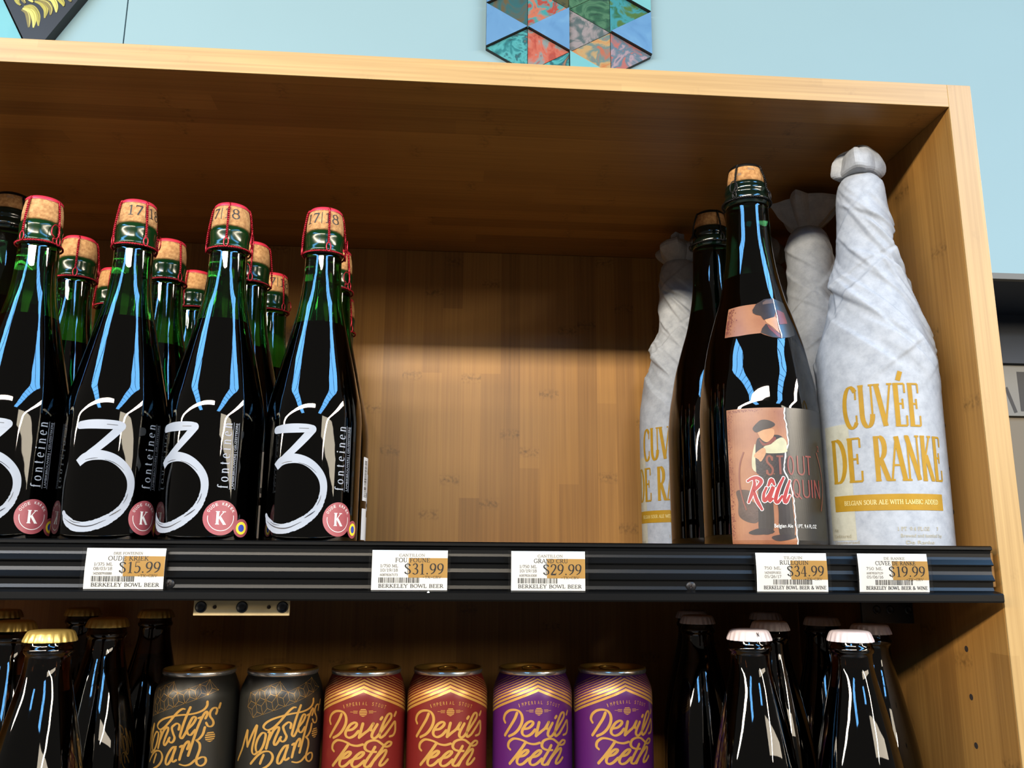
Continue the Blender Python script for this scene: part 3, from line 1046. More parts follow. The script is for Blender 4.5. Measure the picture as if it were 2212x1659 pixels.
def small_bottle(loc, rot):
    t = empty('corked_bottle', loc, rot)
    g = MB()
    g.lathe(GL375, 72)
    g.build('glass', M['green_glass'], t, True)
    g = MB()
    g.lathe(FIN375, 64)
    g.build('bottle_mouth', M['green_mouth'], t, True)
    q = MB()
    q.lathe(liquid_of(BODY375, 0.1565, 0.0008), 56)
    q.build('beer', M['beer'], t, True)
    c = MB()
    c.lathe([(.2263, 0), (.2263, .0126), (.2275, .0134), (.2330, .0133), (.2380, .0127), (.2420, .0119), (.2438, .0108), (.2442, 0)], 48)
    ck = c.build('cork', M['cork'], t, True)
    p = Ink()
    glyph_text(p, '17|18', 0, 231.6, 7.4, width=26.0, align='c', thick=.13, thin=.07)
    p.build('cork_print', M['ink'], ck, on_profile([(.22, .0134), (.233, .0133), (.238, .0127), (.242, .0119)], 0.0132, 0.00015, math.radians(-2)))
    cage(t, .2442, .0119, .2263, .0134, .2098, .0139, M['red_wire'], M['red_cap'], math.radians(20), 1.35)
    fn = on_profile(BODY375, 0.0328, 0.0002)
    p = Ink()
    bar = catmull(THREE_BAR, 1.0)
    p.ribbon(bar, [5.0 + 1.2 * math.sin(math.pi * i / len(bar)) for i in range(len(bar))])
    dg = catmull(THREE_DIAG, 1.0)
    p.ribbon(dg, [4.4 + 0.8 * math.cos(2.0 * i / len(dg)) for i in range(len(dg))])
    bw = catmull(THREE_BOWL, 0.8)
    rnd = random.Random(3)
    ws = []
    for i in range(len(bw)):
        f = i / (len(bw) - 1) * (len(THREE_W) - 1)
        k = min(int(f), len(THREE_W) - 2)
        wv = THREE_W[k] * (1 - f + k) + THREE_W[k + 1] * (f - k)
        ws.append(wv + (rnd.uniform(-.35, .35) if i > len(bw) * .45 else 0))
    p.ribbon(bw, ws, 0.8)
    p.blob(-22.0, 77.2, 2.4, 16)
    p.blob(3.8, 77.4, 2.9, 16)
    nm = p.build('brush_numeral', M['print_white'], t, fn)
    for grp in ((0, 1, 5, 6), (2, 3), (4,)):
        p = Ink()
        for i in grp:
            cs = catmull(SLITS[i], 0.8)
            p.ribbon(cs, [0.12 + 0.38 * math.sin(math.pi * (k + .5) / len(cs)) * (1.5 if i < 2 else 0.7) for k in range(len(cs))])
        p.build('brush_gap', M['print_gap'], nm, on_profile(BODY375, 0.0328, 0.0003))
    # the name, running up the glass, with a ruled second line
    p = Ink()
    glyph_text(p, 'fonteinen', 0, 0, 6.6, width=43.2, thick=.125, thin=.045, track=.36)
    p.v = [(27.6 - b, 37.9 + a) for a, b in p.v]
    p.ribbon([(28.9, 37.2), (28.9, 81.6)], 0.25, 2)
    p.ribbon([(32.7, 37.2), (32.7, 81.6)], 0.25, 2)
    sans_text(p, 'LAMBIKBROUWERIJ | GEUZESTEKERIJ', 0, 0, 1.8, width=43.0, fn=lambda q: (31.8 - q[1], 38.0 + q[0]))
    p.build('name_lettering', M['print_white'], t, fn)
    # round sticker with K
    cx, cz, R = 24.9, 18.9, 11.2
    p = Ink()
    p.disc(cx, cz, R, 48, 6)
    p.disc(cx + 14.6, cz - 6.2, 5.9, 32, 4)
    st = p.build('round_sticker', M['sticker'], t, on_profile(BODY375, 0.0328, 0.0003))
    p = Ink()
    glyph_text(p, 'K', cx - 0.2, cz - 4.1, 8.0, width=6.8, align='c', thick=.2, thin=.06)
    for i, chx in enumerate('OUDE KRIEK'):
        if chx == ' ':
            continue
        a = math.radians(152 - i * 13.6)
        rr = R * 0.72

        def arcfn(q, a=a, rr=rr):
            dx, dy = q
            return (cx + (rr + dy) * math.cos(a) + dx * math.sin(a), cz + (rr + dy) * math.sin(a) - dx * math.cos(a))
        sans_text(p, chx, -0.7, 0, 1.9, width=0.5 if chx == 'I' else 1.4, fn=arcfn)
    p.ring(cx, cz, R * 0.72, R * 0.755, 172, 372, 40)
    p.build('sticker_lettering', M['white'], st, on_profile(BODY375, 0.0328, 0.00045))
    p = Ink()
    p.ring(cx + 14.6, cz - 6.2, 2.4, 4.1, n=28)
    p.build('emblem_ring', M['yellow'], st, on_profile(BODY375, 0.0328, 0.00045))
    p = Ink()
    p.disc(cx + 14.6, cz - 6.2, 2.4, 20, 2)
    p.build('emblem_centre', M['blue'], st, on_profile(BODY375, 0.0328, 0.00045))
    # paper labels on the back
    p = Ink()
    p.rect(72, 112, 38, 72)
    p.rect(72, 112, 8, 32)
    bl = p.build('back_label', M['white'], t, on_profile(BODY375, 0.0328, 0.0003))
    p = Ink()
    rnd = random.Random(5)
    v = 41.0
    while v < 69:
        w = rnd.choice((.3, .3, .5, .8))
        p.rect(74, 80, v, v + w, 3)
        v += w + rnd.choice((.35, .5, .7))
    p.blob(84, 43, 2.2)
    p.build('back_print', M['ink'], bl, on_profile(BODY375, 0.0328, 0.00042))
    return t


GX = [-0.6545, -0.5885, -0.5220, -0.4545]
sb = small_bottle((GX[3], 0.058, ZS), 0.0)
labs = ['next to the empty space', 'second from the empty space', 'third from the empty space', 'fourth from the empty space']
rots = {(0, 0): 11.5, (0, 1): 20.0, (0, 2): -14.0, (1, 0): 60, (1, 1): 100, (1, 2): -100, (1, 3): -56, (2, 0): 75, (2, 1): 140, (2, 2): 30, (2, 3): -60}
rowtext = ['small green corked bottle with white brush numeral, front row, ', 'small green corked bottle in the second row, ', 'small green corked bottle in the back row, ']
jit = random.Random(11)
for r, y in enumerate((0.056, 0.131, 0.206)):
    for c in range(4):
        if (r, c) == (0, 3):
            o = sb
        else:
            o = copy_tree(sb)
            o.location = (GX[c] + (0 if r == 0 else ((-0.006, -0.0012, -0.0010, 0.0), (-0.006, -0.0012, 0.0005, 0.0))[r - 1][c]), y, ZS)
            if c == 3:
                o.location = ((-0.4572, 0.1410, ZS), (-0.4690, 0.2720, ZS))[r - 1]
            o.rotation_euler = (0, 0, math.radians(rots[(r, c)]))
        # corks and cages were turned as they were put on
        turn = {(0, 0): (170, -50), (0, 1): (26, 6), (1, 0): (110, -60), (1, 1): (80, 25)}.get((r, c))
        if turn:
            for chd in o.children:
                if chd.name.startswith('cork'):
                    chd.rotation_euler = (0, 0, math.radians(turn[0]))
                elif chd.name.startswith('wire_cage'):
                    chd.rotation_euler = (0, 0, math.radians(turn[1]))
        tag(o, rowtext[r] + labs[3 - c], 'bottle', 'small corked bottles on the upper shelf')

# ------------------------------------------------------------------ tall dark bottles with the torn-look label
P750 = [(0, 0), (0, 38.5), (1.5, 41.4), (6, 42.8), (12, 43.0), (64, 43.1), (96, 43.0), (106, 42.5), (120, 41.0), (134, 38.5), (147, 36.1), (159, 33.2), (174, 28.9), (188, 24.6), (207, 20.5),
        (226, 17.8), (245, 16.7), (264, 16.1)]
BODY750 = smooth_profile(P750[2:])
GL750 = [(0, 0), (0, .0385), (.0015, .0414)] + BODY750 + [(.2646, .0158), (.2646, 0)]
FIN750 = [(.2640, .0130), (.2640, .0161), (.2652, .0166), (.2664, .0174), (.2700, .0176), (.2716, .0172), (.2726, .0161), (.2744, .0159), (.2756, .0163), (.2772, .0167), (.2786, .0164),
                                                        (.2796, .0158), (.2806, .0160), (.2820, .0158), (.2832, .0148), (.2832, .0110), (.2832, 0)]


def tall_bottle(loc, rot, full=True):
    t = empty('tall_corked_bottle', loc, rot)
    g = MB()
    g.lathe(GL750, 80)
    g.build('glass', M['dark_glass'], t, True)
    g = MB()
    g.lathe(FIN750, 64)
    g.build('bottle_mouth', M['dark_mouth'], t, True)
    q = MB()
    q.lathe(liquid_of(BODY750, 0.205, 0.0010), 60)
    q.build('beer', M['beer'], t, True)
    c = MB()
    c.lathe([(.2833, 0), (.2833, .0128), (.2845, .0139), (.2880, .0138), (.2920, .0132), (.2960, .0124), (.2976, .0114), (.2980, 0)], 48)
    ck = c.build('cork', M['cork'], t, True)
    p = Ink()
    sans_text(p, '2016', 0, 291.8, 2.0, align='c')
    sans_text(p, 'BE', -9, 287.8, 2.0, align='c')
    p.build('cork_print', M['ink_grey'], ck, on_profile([(.283, .0139), (.288, .0138), (.292, .0132), (.296, .0124)], 0.0138, 0.0002))
    cage(t, .2980, .0124, .2832, .0150, .2674, .0176, M['black_wire'], M['black_wire'], math.radians(-47), 0.0)
    if not full:
        return t
    B = BODY750

    def F(off):
        return on_profile(B, 0.0432, off)
    tear = [(2.8, 98.4), (2.1, 92.6), (3.0, 86.6), (3.6, 77.5), (3.6, 72.7), (1.7, 67.8), (0.4, 61.9), (-0.3, 55.3), (1.8, 49.4), (3.7, 44.8), (4.8, 37.2), (5.5, 29.0), (5.6, 19.7), (6.1, 12.8), (6.9, 4.0)]
    rj = random.Random(9)
    tear = [(a + rj.uniform(-.35, .35), b) for a, b in catmull(tear, 1.6)]
    p = Ink()
    p.strip([(-38.2, b) for a, b in tear], tear)
    lb = p.build('label', M['peach'], t, F(.0002))
    p = Ink()
    p.strip(tear, [(62.0, b) for a, b in tear])
    p.build('charcoal_side', M['label_grey'], lb, F(.0002))
    p = Ink()
    p.ribbon(tear, [0.8 + rj.uniform(-.25, .35) for _ in tear])
    p.build('torn_edge', M['white'], lb, F(.0004))
    # dark smudged border of the label
    p = Ink()
    for k in range(260):
        r_ = rj.uniform(.12, .5)
        p.blob(-38.1 + r_ + abs(rj.gauss(0, 1.5)), rj.uniform(5, 97), r_, 7)
    for k in range(110):
        r_ = rj.uniform(.1, .4)
        p.blob(-37 + abs(rj.gauss(0, 11)), 97.8 - r_ - abs(rj.gauss(0, .9)), r_, 7)
    p.build('smudged_border', M['brown_red'], lb, F(.0003))
    # a plain figure in flat shapes: cap, scarf, dark clothes, boots, crate
    fig = [('crate_shape', 'crate', [(-33.1, 41.2), (-23.4, 40.8), (-23.7, 34.9), (-18.8, 30.1), (-19.3, 20.2), (-25.2, 19.4), (-32.2, 24.0), (-32.3, 33.4)], 0),
           ('leg_shape', 'trousers', [(-17.1, 51.9), (-7.3, 51.7), (-8.8, 35.9), (-10.0, 13.8), (-18.6, 12.7), (-19.1, 24.3), (-18.2, 41.9)], 1),
           ('leg_shape', 'trousers', [(-7.3, 51.7), (0.6, 53.6), (2.9, 44.2), (4.2, 30.1), (4.0, 10.5), (-5.6, 11.0), (-5.8, 27.1), (-6.9, 38.8)], 1),
           ('boot_shape', 'label_dark', [(-25.5, 13.3), (-18.4, 15.6), (-10.0, 14.4), (-10.4, 12.1), (-21.0, 11.1), (-25.6, 11.9)], 1),
           ('boot_shape', 'label_dark', [(-10.8, 10.1), (-3.8, 11.5), (5.0, 11.1), (4.5, 9.0), (-5.3, 7.0), (-10.3, 8.1)], 1),
           ('sleeve_shape', 'cloth_cream', [(-18.6, 72.9), (-19.2, 59.7), (-18.7, 53.7), (-21.4, 56.2), (-21.4, 63.3), (-19.8, 70.5)], 1),
           ('vest_shape', 'label_dark', [(-17.5, 75.8), (-14.6, 77.5), (-4.6, 79.2), (0.1, 77.4), (1.9, 73.3), (1.0, 65.5), (-0.5, 54.7), (-17.1, 51.9), (-19.0, 58.5), (-18.8, 68.0)], 2),
           ('face_shape', 'skin', [(-16.1, 81.8), (-6.7, 83.4), (-5.7, 79.8), (-7.7, 76.2), (-11.3, 74.1), (-14.6, 76.3), (-15.9, 78.8)], 3),
           ('scarf_shape', 'scarf', [(-15.8, 76.4), (-11.9, 73.2), (-5.8, 78.0), (-4.8, 75.6), (-8.5, 72.9), (-13.7, 71.8)], 4),
           ('sleeve_shape', 'cloth_cream', [(-13.2, 70.9), (-8.5, 72.6), (-4.8, 75.6), (-0.5, 77.4), (2.3, 74.5), (2.4, 70.3), (1.5, 67.0), (-11.7, 66.6)], 4),
           ('hand_shape', 'skin', [(-19.9, 64.5), (-18.0, 67.4), (-13.2, 70.3), (-12.0, 66.6), (-15.5, 60.7), (-17.1, 62.3)], 5),
           ('cap_shape', 'label_dark', [(-19.7, 84.4), (-16.9, 87.6), (-13.9, 89.7), (-9.3, 89.5), (-5.3, 87.4), (-5.1, 85.6), (-7.8, 84.1), (-12.5, 82.9), (-17.2, 81.0), (-19.5, 82.6)], 5)]
    for nme, mm, pts, lay in fig:
        p = Ink()
        p.poly(pts, 3.0, True)
        p.build(nme, M[mm], lb, F(.0003 + .00003 * lay))
    # lettering
    p = Ink()
    glyph_text(p, 'S', -12.6, 51.6, 13.0, width=5.4, thick=.13, thin=.11, serif=False)
    p.ribbon([(-3.0, 51.8), (-3.0, 64.6)], 1.5)
    p.ribbon([(-5.2, 64.3), (-0.6, 64.3)], 1.2)
    p.build('condensed_lettering', M['brown_red'], lb, F(.0005))
    for pr_ in ([(-26.8, 67.8), (-29.6, 60.2), (-30.7, 51.2), (-30.3, 42.3), (-28.8, 34.5), (-26.8, 27.9)], [(29.2, 68.3), (34.5, 56.5), (36.2, 46.4), (34.5, 37.2), (30.8, 27.8)]):
        p = Ink()
        p.ribbon(catmull(pr_, 1.5), 1.0)
        p.build('parenthesis', M['brown_red'], lb, F(.0005))
    p = Ink()
    for x0 in (2.3,):
        ov = [(x0 + 2.2 + 2.0 * math.cos(a), 58.2 + 6.2 * math.sin(a)) for a in [2 * math.pi * i / 24 for i in range(25)]]
        p.ribbon(ov, 1.1)
    p.ribbon([(9.8, 65.0), (9.8, 54.5), (10.6, 52.6), (12.4, 52.0), (14.2, 52.6), (15.0, 54.5), (15.0, 65.0)], 1.1)
    p.ribbon([(19.2, 52.0), (19.2, 64.8)], 1.2)
    p.ribbon([(16.6, 64.8), (22.2, 64.8)], 1.1)
    ov = [(7.8 + 2.4 * math.cos(a), 42.5 + 6.0 * math.sin(a)) for a in [2 * math.pi * i / 24 for i in range(25)]]
    p.ribbon(ov, 1.1)
    p.ribbon([(7.6, 39.2), (11.4, 35.4)], 1.0)
    p.ribbon([(13.2, 48.6), (13.2, 39.0), (14.0, 37.2), (15.8, 36.6), (17.6, 37.2), (18.4, 39.0), (18.4, 48.6)], 1.1)
    p.ribbon([(21.2, 36.5), (21.2, 48.8)], 1.3)
    p.ribbon([(24.2, 36.4), (24.2, 48.9)], 1.2)
    p.ribbon([(24.2, 48.9), (29.6, 36.3)], 1.3)
    p.ribbon([(29.8, 36.3), (29.8, 49.0)], 1.2)
    sans_text(p, '2', 30.6, 69.2, 4.2, width=2.8)
    p.build('side_lettering', M['dark_red'], lb, F(.0005))
    rull = [[(-20.7, 48.4), (-20.6, 44.9), (-22.3, 39.6), (-25.0, 33.2)], [(-24.8, 47.7), (-22.4, 49.1), (-18.9, 49.7), (-16.1, 47.7), (-17.1, 45.1), (-21.1, 40.7)], [(-21.1, 40.7), (-19.7, 34.8), (-16.6, 28.3)],
            [(-13.0, 42.6), (-14.9, 38.3), (-14.7, 33.9), (-11.0, 38.2), (-8.4, 43.2), (-11.5, 33.8), (-9.4, 35.3)], [(-11.5, 44.4), (-9.4, 48.2), (-7.7, 45.0)],
            [(-1.3, 49.4), (-5.0, 42.3), (-7.4, 34.7), (-6.1, 32.9), (-2.9, 37.0)], [(2.9, 47.4), (0.7, 41.8), (-1.6, 34.7), (-0.5, 33.0), (2.3, 37.4)]]
    for w, mm, off, nme in ((3.2, 'white', .00055, 'brush_outline'), (2.2, 'rull_red', .0006, 'brush_lettering')):
        p = Ink()
        for s in rull:
            cs = catmull(s, 0.7)
            p.ribbon(cs, [w * (0.72 + 0.42 * math.sin(math.pi * i / max(1, len(cs) - 1))) if w < 3 else (w * (0.72 + 0.35 * math.sin(math.pi * i / max(1, len(cs) - 1)))) for i in range(len(cs))])
            p.blob(cs[0][0], cs[0][1], w * 0.42)
            p.blob(cs[-1][0], cs[-1][1], w * 0.4)
        p.build(nme, M[mm], lb, F(off))
    p = Ink()
    sans_text(p, 'Belgian Ale', -9.1, 16.0, 2.6, width=12.6)
    sans_text(p, '1PT. 9.4 FL.OZ', 6.9, 15.8, 2.6, width=16.5)
    p.build('volume_lettering', M['white'], lb, F(.0005))
    # neck label
    out = [(-43.6, 177.1), (-30.6, 177.7), (-11.0, 178.3), (-1.7, 182.2), (10.0, 183.4), (9.6, 172.8), (8.6, 163.9), (8.6, 158.4), (8.3, 150.7), (0.4, 150.9), (-6.5, 152.9), (-9.6, 154.3), (-28.9, 153.4), (-42.9, 153.9)]
    p = Ink()
    p.poly(out, 2.5)
    nl = p.build('neck_label', M['peach'], t, F(.0003))
    for nme, mm, pts, lay in [('charcoal_side', 'label_grey', [(10.0, 183.4), (9.6, 172.8), (8.6, 163.9), (8.6, 158.4), (8.3, 150.7), (17.9, 152.1), (26.7, 155.1), (27.2, 165.2), (25.8, 181.0)], 0),
                              ('jacket_shape', 'label_dark', [(-4.0, 161.8), (-8.0, 158.0), (-9.5, 154.6), (0.4, 151.0), (8.0, 150.8), (8.2, 154.4), (3.4, 156.8), (-1.0, 160.7)], 2),
                              ('face_shape', 'skin', [(-4.4, 165.4), (6.0, 168.3), (8.4, 166.6), (7.6, 161.0), (7.5, 154.3), (2.0, 159.4), (-3.4, 162.9)], 3),
                              ('scarf_shape', 'scarf', [(-3.1, 161.2), (-1.1, 160.1), (7.9, 153.3), (7.7, 150.9), (4.9, 151.8), (-1.5, 157.7)], 4),
                              ('cap_shape', 'label_dark', [(-15.8, 173.2), (-11.8, 177.8), (-1.7, 182.2), (10.0, 183.4), (9.6, 172.8), (5.7, 167.6), (-5.4, 164.8), (-7.8, 168.4), (-12.7, 169.4), (-15.3, 170.9)], 5),
                              ('cap_patch', 'crate', [(-4.0, 179.3), (0.6, 181.6), (9.1, 182.3), (9.0, 179.3), (-4.3, 177.6)], 6),
                              ('red_patch', 'scarf', [(11.0, 174.0), (19.8, 172.1), (20.0, 163.3), (9.7, 161.7)], 5)]:
        p = Ink()
        p.poly(pts, 2.0)
        p.build(nme, M[mm], nl, F(.0004 + .00004 * lay))
    p = Ink()
    tr = catmull([(10.3, 183.4), (9.4, 175.6), (9.3, 168.9), (8.6, 163.9), (8.6, 158.4), (9.2, 153.4), (8.6, 150.7)], 1.0)
    p.ribbon(tr, [0.9 + rj.uniform(-.3, .4) for _ in tr])
    p.build('torn_edge', M['white'], nl, F(.0007))
    p = Ink()
    for k in range(200):
        r_ = rj.uniform(.15, .6)
        p.blob(-42.6 + r_ + abs(rj.gauss(0, 3.2)), rj.uniform(155, 176), r_, 7)
    p.build('smudged_border', M['brown_red'], nl, F(.0005))
    return t


tb = tall_bottle((-0.1305, 0.068, ZS), 0.0)
tag(tb, 'tall dark corked bottle with peach and charcoal torn-look label, front of its row', 'bottle', 'tall dark corked bottles')
t2 = copy_tree(tb)
t2.location = (-0.1312, 0.1570, ZS)
t2.rotation_euler = (0, 0, math.radians(150))
tag(t2, 'tall dark corked bottle standing behind the one with the torn-look label', 'bottle', 'tall dark corked bottles')
t3 = tall_bottle((-0.7400, 0.174, ZS), 0.3, False)
tag(t3, 'tall dark corked bottle with black wire behind the small green bottles', 'bottle', 'tall dark corked bottles')

# ------------------------------------------------------------------ bottles wrapped in white tissue paper
PW = [(0, 40.4), (3, 41.4), (20, 41.6), (60, 41.8), (100, 41.8), (120, 41.5), (134, 40.6), (146, 38.4), (158, 35.4), (171, 31.6), (189, 26.6), (208, 22.0), (227, 19.2), (254, 18.5), (270, 17.6), (279, 15.8), (284, 12.2), (287, 8.6)]
BODYW = smooth_profile(PW)
fr_ = random.Random(42)
FOLDS = []
for k in range(34):
    FOLDS.append((fr_.uniform(-math.pi, math.pi), fr_.uniform(0.10, 0.27), fr_.choice((-1, -1, 1)) * fr_.uniform(0.5, 2.2), fr_.uniform(.006, .014), fr_.uniform(.0006, .0016), fr_.uniform(.03, .08), fr_.choice((-1, 1))))
# the long pleats seen on the front bottle
FOLDS += [(0.10, 0.165, -1.25, .016, .0021, .085, 1), (-0.45, 0.170, -1.35, .012, .0018, .07, 1), (0.45, 0.205, -1.9, .010, .0015, .08, -1), (-0.75, 0.15, -0.9, .012, .0018, .05, 1), (0.0, 0.235, -1.1, .010, .0014, .05, 1),
          (0.35, 0.135, -0.9, .014, .0016, .05, 1), (-0.2, 0.13, 0.8, .010, .0012, .035, -1)]


def crumple(th, z):
    """layers of gathered paper: each pleat climbs slowly and drops off along a sharp edge"""
    d = 0.0
    r = interp(BODYW, z)
    for t0, z0, sl, w, amp, ln, sg_ in FOLDS:
        dth = (th - t0 + math.pi) % (2 * math.pi) - math.pi
        u = dth * r
        c = 1 / math.sqrt(1 + sl * sl)
        along = (u * c + (z - z0) * sl * c)
        if abs(along) > ln:
            continue
        a = sg_ * (-u * sl * c + (z - z0) * c)
        if -w < a < 0.0022:
            f = (1 - (along / ln) ** 2)
            d += 1.5 * amp * f * ((1 + a / w) if a < 0 else (1 - a / 0.0022))
    k = 0.08 + 0.92 * min(1.0, max(0.0, (z - 0.112) / 0.03))
    p = Vector((math.sin(th) * r * 26, math.cos(th) * r * 26, z * 16))
    d = d * k + abs(noise.noise(p)) * 0.0012 * k
    top = min(1.0, max(0.0, (0.287 - z) / 0.02))
    return d * (0.35 + 0.65 * top)


def wrap_radius(th, z):
    return interp(BODYW, z) + crumple(th, z)


SEG, ROWS = 220, 290
wv, wf_ = [], []
zt = BODYW[-1][0]
for j in range(ROWS + 1):
    z = zt * j / ROWS
    for i in range(SEG):
        th = 2 * math.pi * i / SEG - math.pi
        r = wrap_radius(th, z)
        wv.append((r * math.sin(th), -r * math.cos(th), z))
for j in range(ROWS):
    for i in range(SEG):
        i2 = (i + 1) % SEG
        wf_.append((j * SEG + i, j * SEG + i2, (j + 1) * SEG + i2, (j + 1) * SEG + i))
wf_.append(tuple(range(SEG))[::-1])


def on_wrap(off):
    def fn(u, v):
        th = u / 1000 / 0.0432
        r = wrap_radius(th, v / 1000) + off
        return (r * math.sin(th), -r * math.cos(th), v / 1000)
    return fn


def tuft(path, seed, folds, depth, skew, name, parent, z0):
    """gathered end of the paper: path of (r, z) in mm from the tie outward; flat panels meet in creases
    that fan out unevenly from the tie"""
    rn = random.Random(seed)
    cr = []
    for k in range(folds):
        a = 2 * math.pi * (k + rn.uniform(-.32, .32)) / folds
        cr.append((a, 1 + depth * (0.5 if k % 2 == 0 else -0.5) * rn.uniform(.5, 1.25), rn.uniform(-3.0, 3.0), rn.uniform(-.35, .35)))
    cr.sort()
    pts = catmull(path, 2.2)
    n = len(pts)
    sub = 5
    seg = folds * sub
    v, f = [], []
    for j, (r, z) in enumerate(pts):
        t = j / (n - 1)
        g = math.sin(min(1.0, t * 2.0) * math.pi / 2)
        corner = []
        for a, k, dz, tw in cr:
            th = a + tw * t
            wob = 0.10 * noise.noise(Vector((a * 2.1, t * 3.1, seed)))
            rr = r * (1 + (k - 1 + wob) * g) / 1000
            zz = z + g * (dz + skew * math.cos(a + seed) * t)
            corner.append(Vector((rr * math.sin(th), -rr * math.cos(th), z0 + zz / 1000)))
        for i in range(folds):
            p0, p1 = corner[i], corner[(i + 1) % folds]
            for q in range(sub):
                u = q / sub
                p = p0.lerp(p1, u)
                # panels belly out a little between their creases
                b = 1 + 0.12 * math.sin(math.pi * u) * (1 - 0.5 * g)
                w = noise.noise(Vector((p.x * 130, p.y * 130, p.z * 130 + seed))) * 0.0007 * g
                d = Vector((p.x, p.y, 0))
                dn = d.normalized() if d.length > 1e-6 else Vector((0, 0, 0))
                v.append((p.x * b + dn.x * w, p.y * b + dn.y * w, p.z + w))
    for j in range(n - 1):
        for i in range(seg):
            i2 = (i + 1) % seg
            f.append((j * seg + i, j * seg + i2, (j + 1) * seg + i2, (j + 1) * seg + i))
    return mesh_obj(name, v, f, M['paper'], parent, False)


def wrapped_bottle(loc, rot):
    t = empty('wrapped_bottle', loc, rot)
    w = mesh_obj('tissue_wrap', wv, wf_, M['paper'], t, True)
    # the bottle's own label showing as a paler patch through the paper
    p = Ink()
    p.rect(-67, -43.2, 8, 88, 1.5)
    p.build('label_patch', M['paper_label'], w, on_wrap(.00015))
    p = Ink()
    glyph_text(p, 'CUVÉE', -19.0, 84.4, 29.0, width=53.5, align='c', thick=.15, thin=.06)
    glyph_text(p, 'DE', -60.0, 47.6, 29.5, width=25.5, thick=.155, thin=.06)
    glyph_text(p, 'RANKE', -27.0, 47.6, 29.5, width=50.5, thick=.15, thin=.06)
    p.rect(-60.5, 20.3, 27.6, 38.4, 1.5)
    p.build('mustard_lettering', M['gold_text'], w, on_wrap(.0003))
    p = Ink()
    glyph_text(p, 'BELGIAN SOUR ALE WITH LAMBIC ADDED', -18.0, 31.6, 2.9, width=66, align='c', thick=.2, thin=.12)
    p.build('band_lettering', M['pale_text'], w, on_wrap(.0005))
    p = Ink()
    glyph_text(p, '1 PT. 9.4 FL.OZ', -16, 14.2, 2.3, width=22, thick=.18, thin=.1)
    glyph_text(p, '7', 12, 14.2, 2.3, thick=.18, thin=.1)
    sans_text(p, 'Brewed and bottled by', -14, 9.8, 2.4, width=30)
    sans_text(p, 'De Ranke', -11, 5.4, 2.4, width=20)
    p.build('maker_lettering', M['faint_text'], w, on_wrap(.0004))
    p = Ink()
    sans_text(p, 'Ale', -63.5, 14.0, 2.4)
    sans_text(p, 'Unfiltered', -63.5, 9.8, 2.4, width=16)
    sans_text(p, 'Unpasteurized', -63.5, 5.6, 2.4, width=22)
    p.build('small_lettering', M['faint_text'], w, on_wrap(.0004))
    return t


wb = wrapped_bottle((-0.0470, 0.0490, ZS), 0.0)
others = []
for loc, rz in (((-0.0440, 0.1530, ZS), 2.2), ((-0.0445, 0.2460, ZS), 3.6), ((-0.1370, 0.2440, ZS), -0.30)):
    o = copy_tree(wb)
    o.location = loc
    o.rotation_euler = (0, 0, rz)
    others.append(o)
tuft([(6.5, -6), (9.5, -2), (14.5, -1.5), (17.5, 1), (18, 6), (16, 13), (11.5, 19.5), (6, 23), (1.0, 24)], 4, 9, 0.55, 2.5, 'paper_tuft', wb, 0.2865)
tuft([(8.0, -6), (10.0, -2), (16, 4), (22, 11), (26.5, 17), (28.5, 21)], 9, 11, 0.42, 3.0, 'paper_tuft', others[0], 0.2865)
tuft([(8.0, -6), (11.0, -2), (17, 3), (19, 9), (17, 15), (11, 21), (7, 26)], 15, 9, 0.5, 1.5, 'paper_tuft', others[1], 0.2865)
tuft([(9.0, -6), (12.5, -3), (17, 2), (20, 8), (19, 13), (13, 17), (6.5, 21), (6.5, 26)], 23, 9, 0.45, 2.0, 'paper_tuft', others[2], 0.2865)
GW = 'tissue-wrapped bottles'
tag(wb, 'tissue-wrapped bottle with mustard lettering and rounded paper tuft, beside the cabinet side', 'bottle', GW)
tag(others[0], 'tissue-wrapped bottle with a wide flaring paper tuft, behind the front wrapped one', 'bottle', GW)
tag(others[1], 'tissue-wrapped bottle at the back, mostly hidden behind the flaring-tuft one', 'bottle', GW)
tag(others[2], 'tissue-wrapped bottle at the back, standing behind the tall dark bottles', 'bottle', GW)

# ------------------------------------------------------------------ cans
CH = 0.1520
CANP = [(0, 0), (0, .0235), (.0015, .0245), (.006, .0275), (.012, .0305), (.016, .0315), (.060, .0315), (.100, .0315), (.1310, .0315), (.1345, .0313), (.1375, .0307), (.1400, .0298), (.1430, .0286), (.1455, .0275), (.1472, .0266), (.1478, .0262)]
CANS = [p for p in CANP if p[0] > 0.0159]

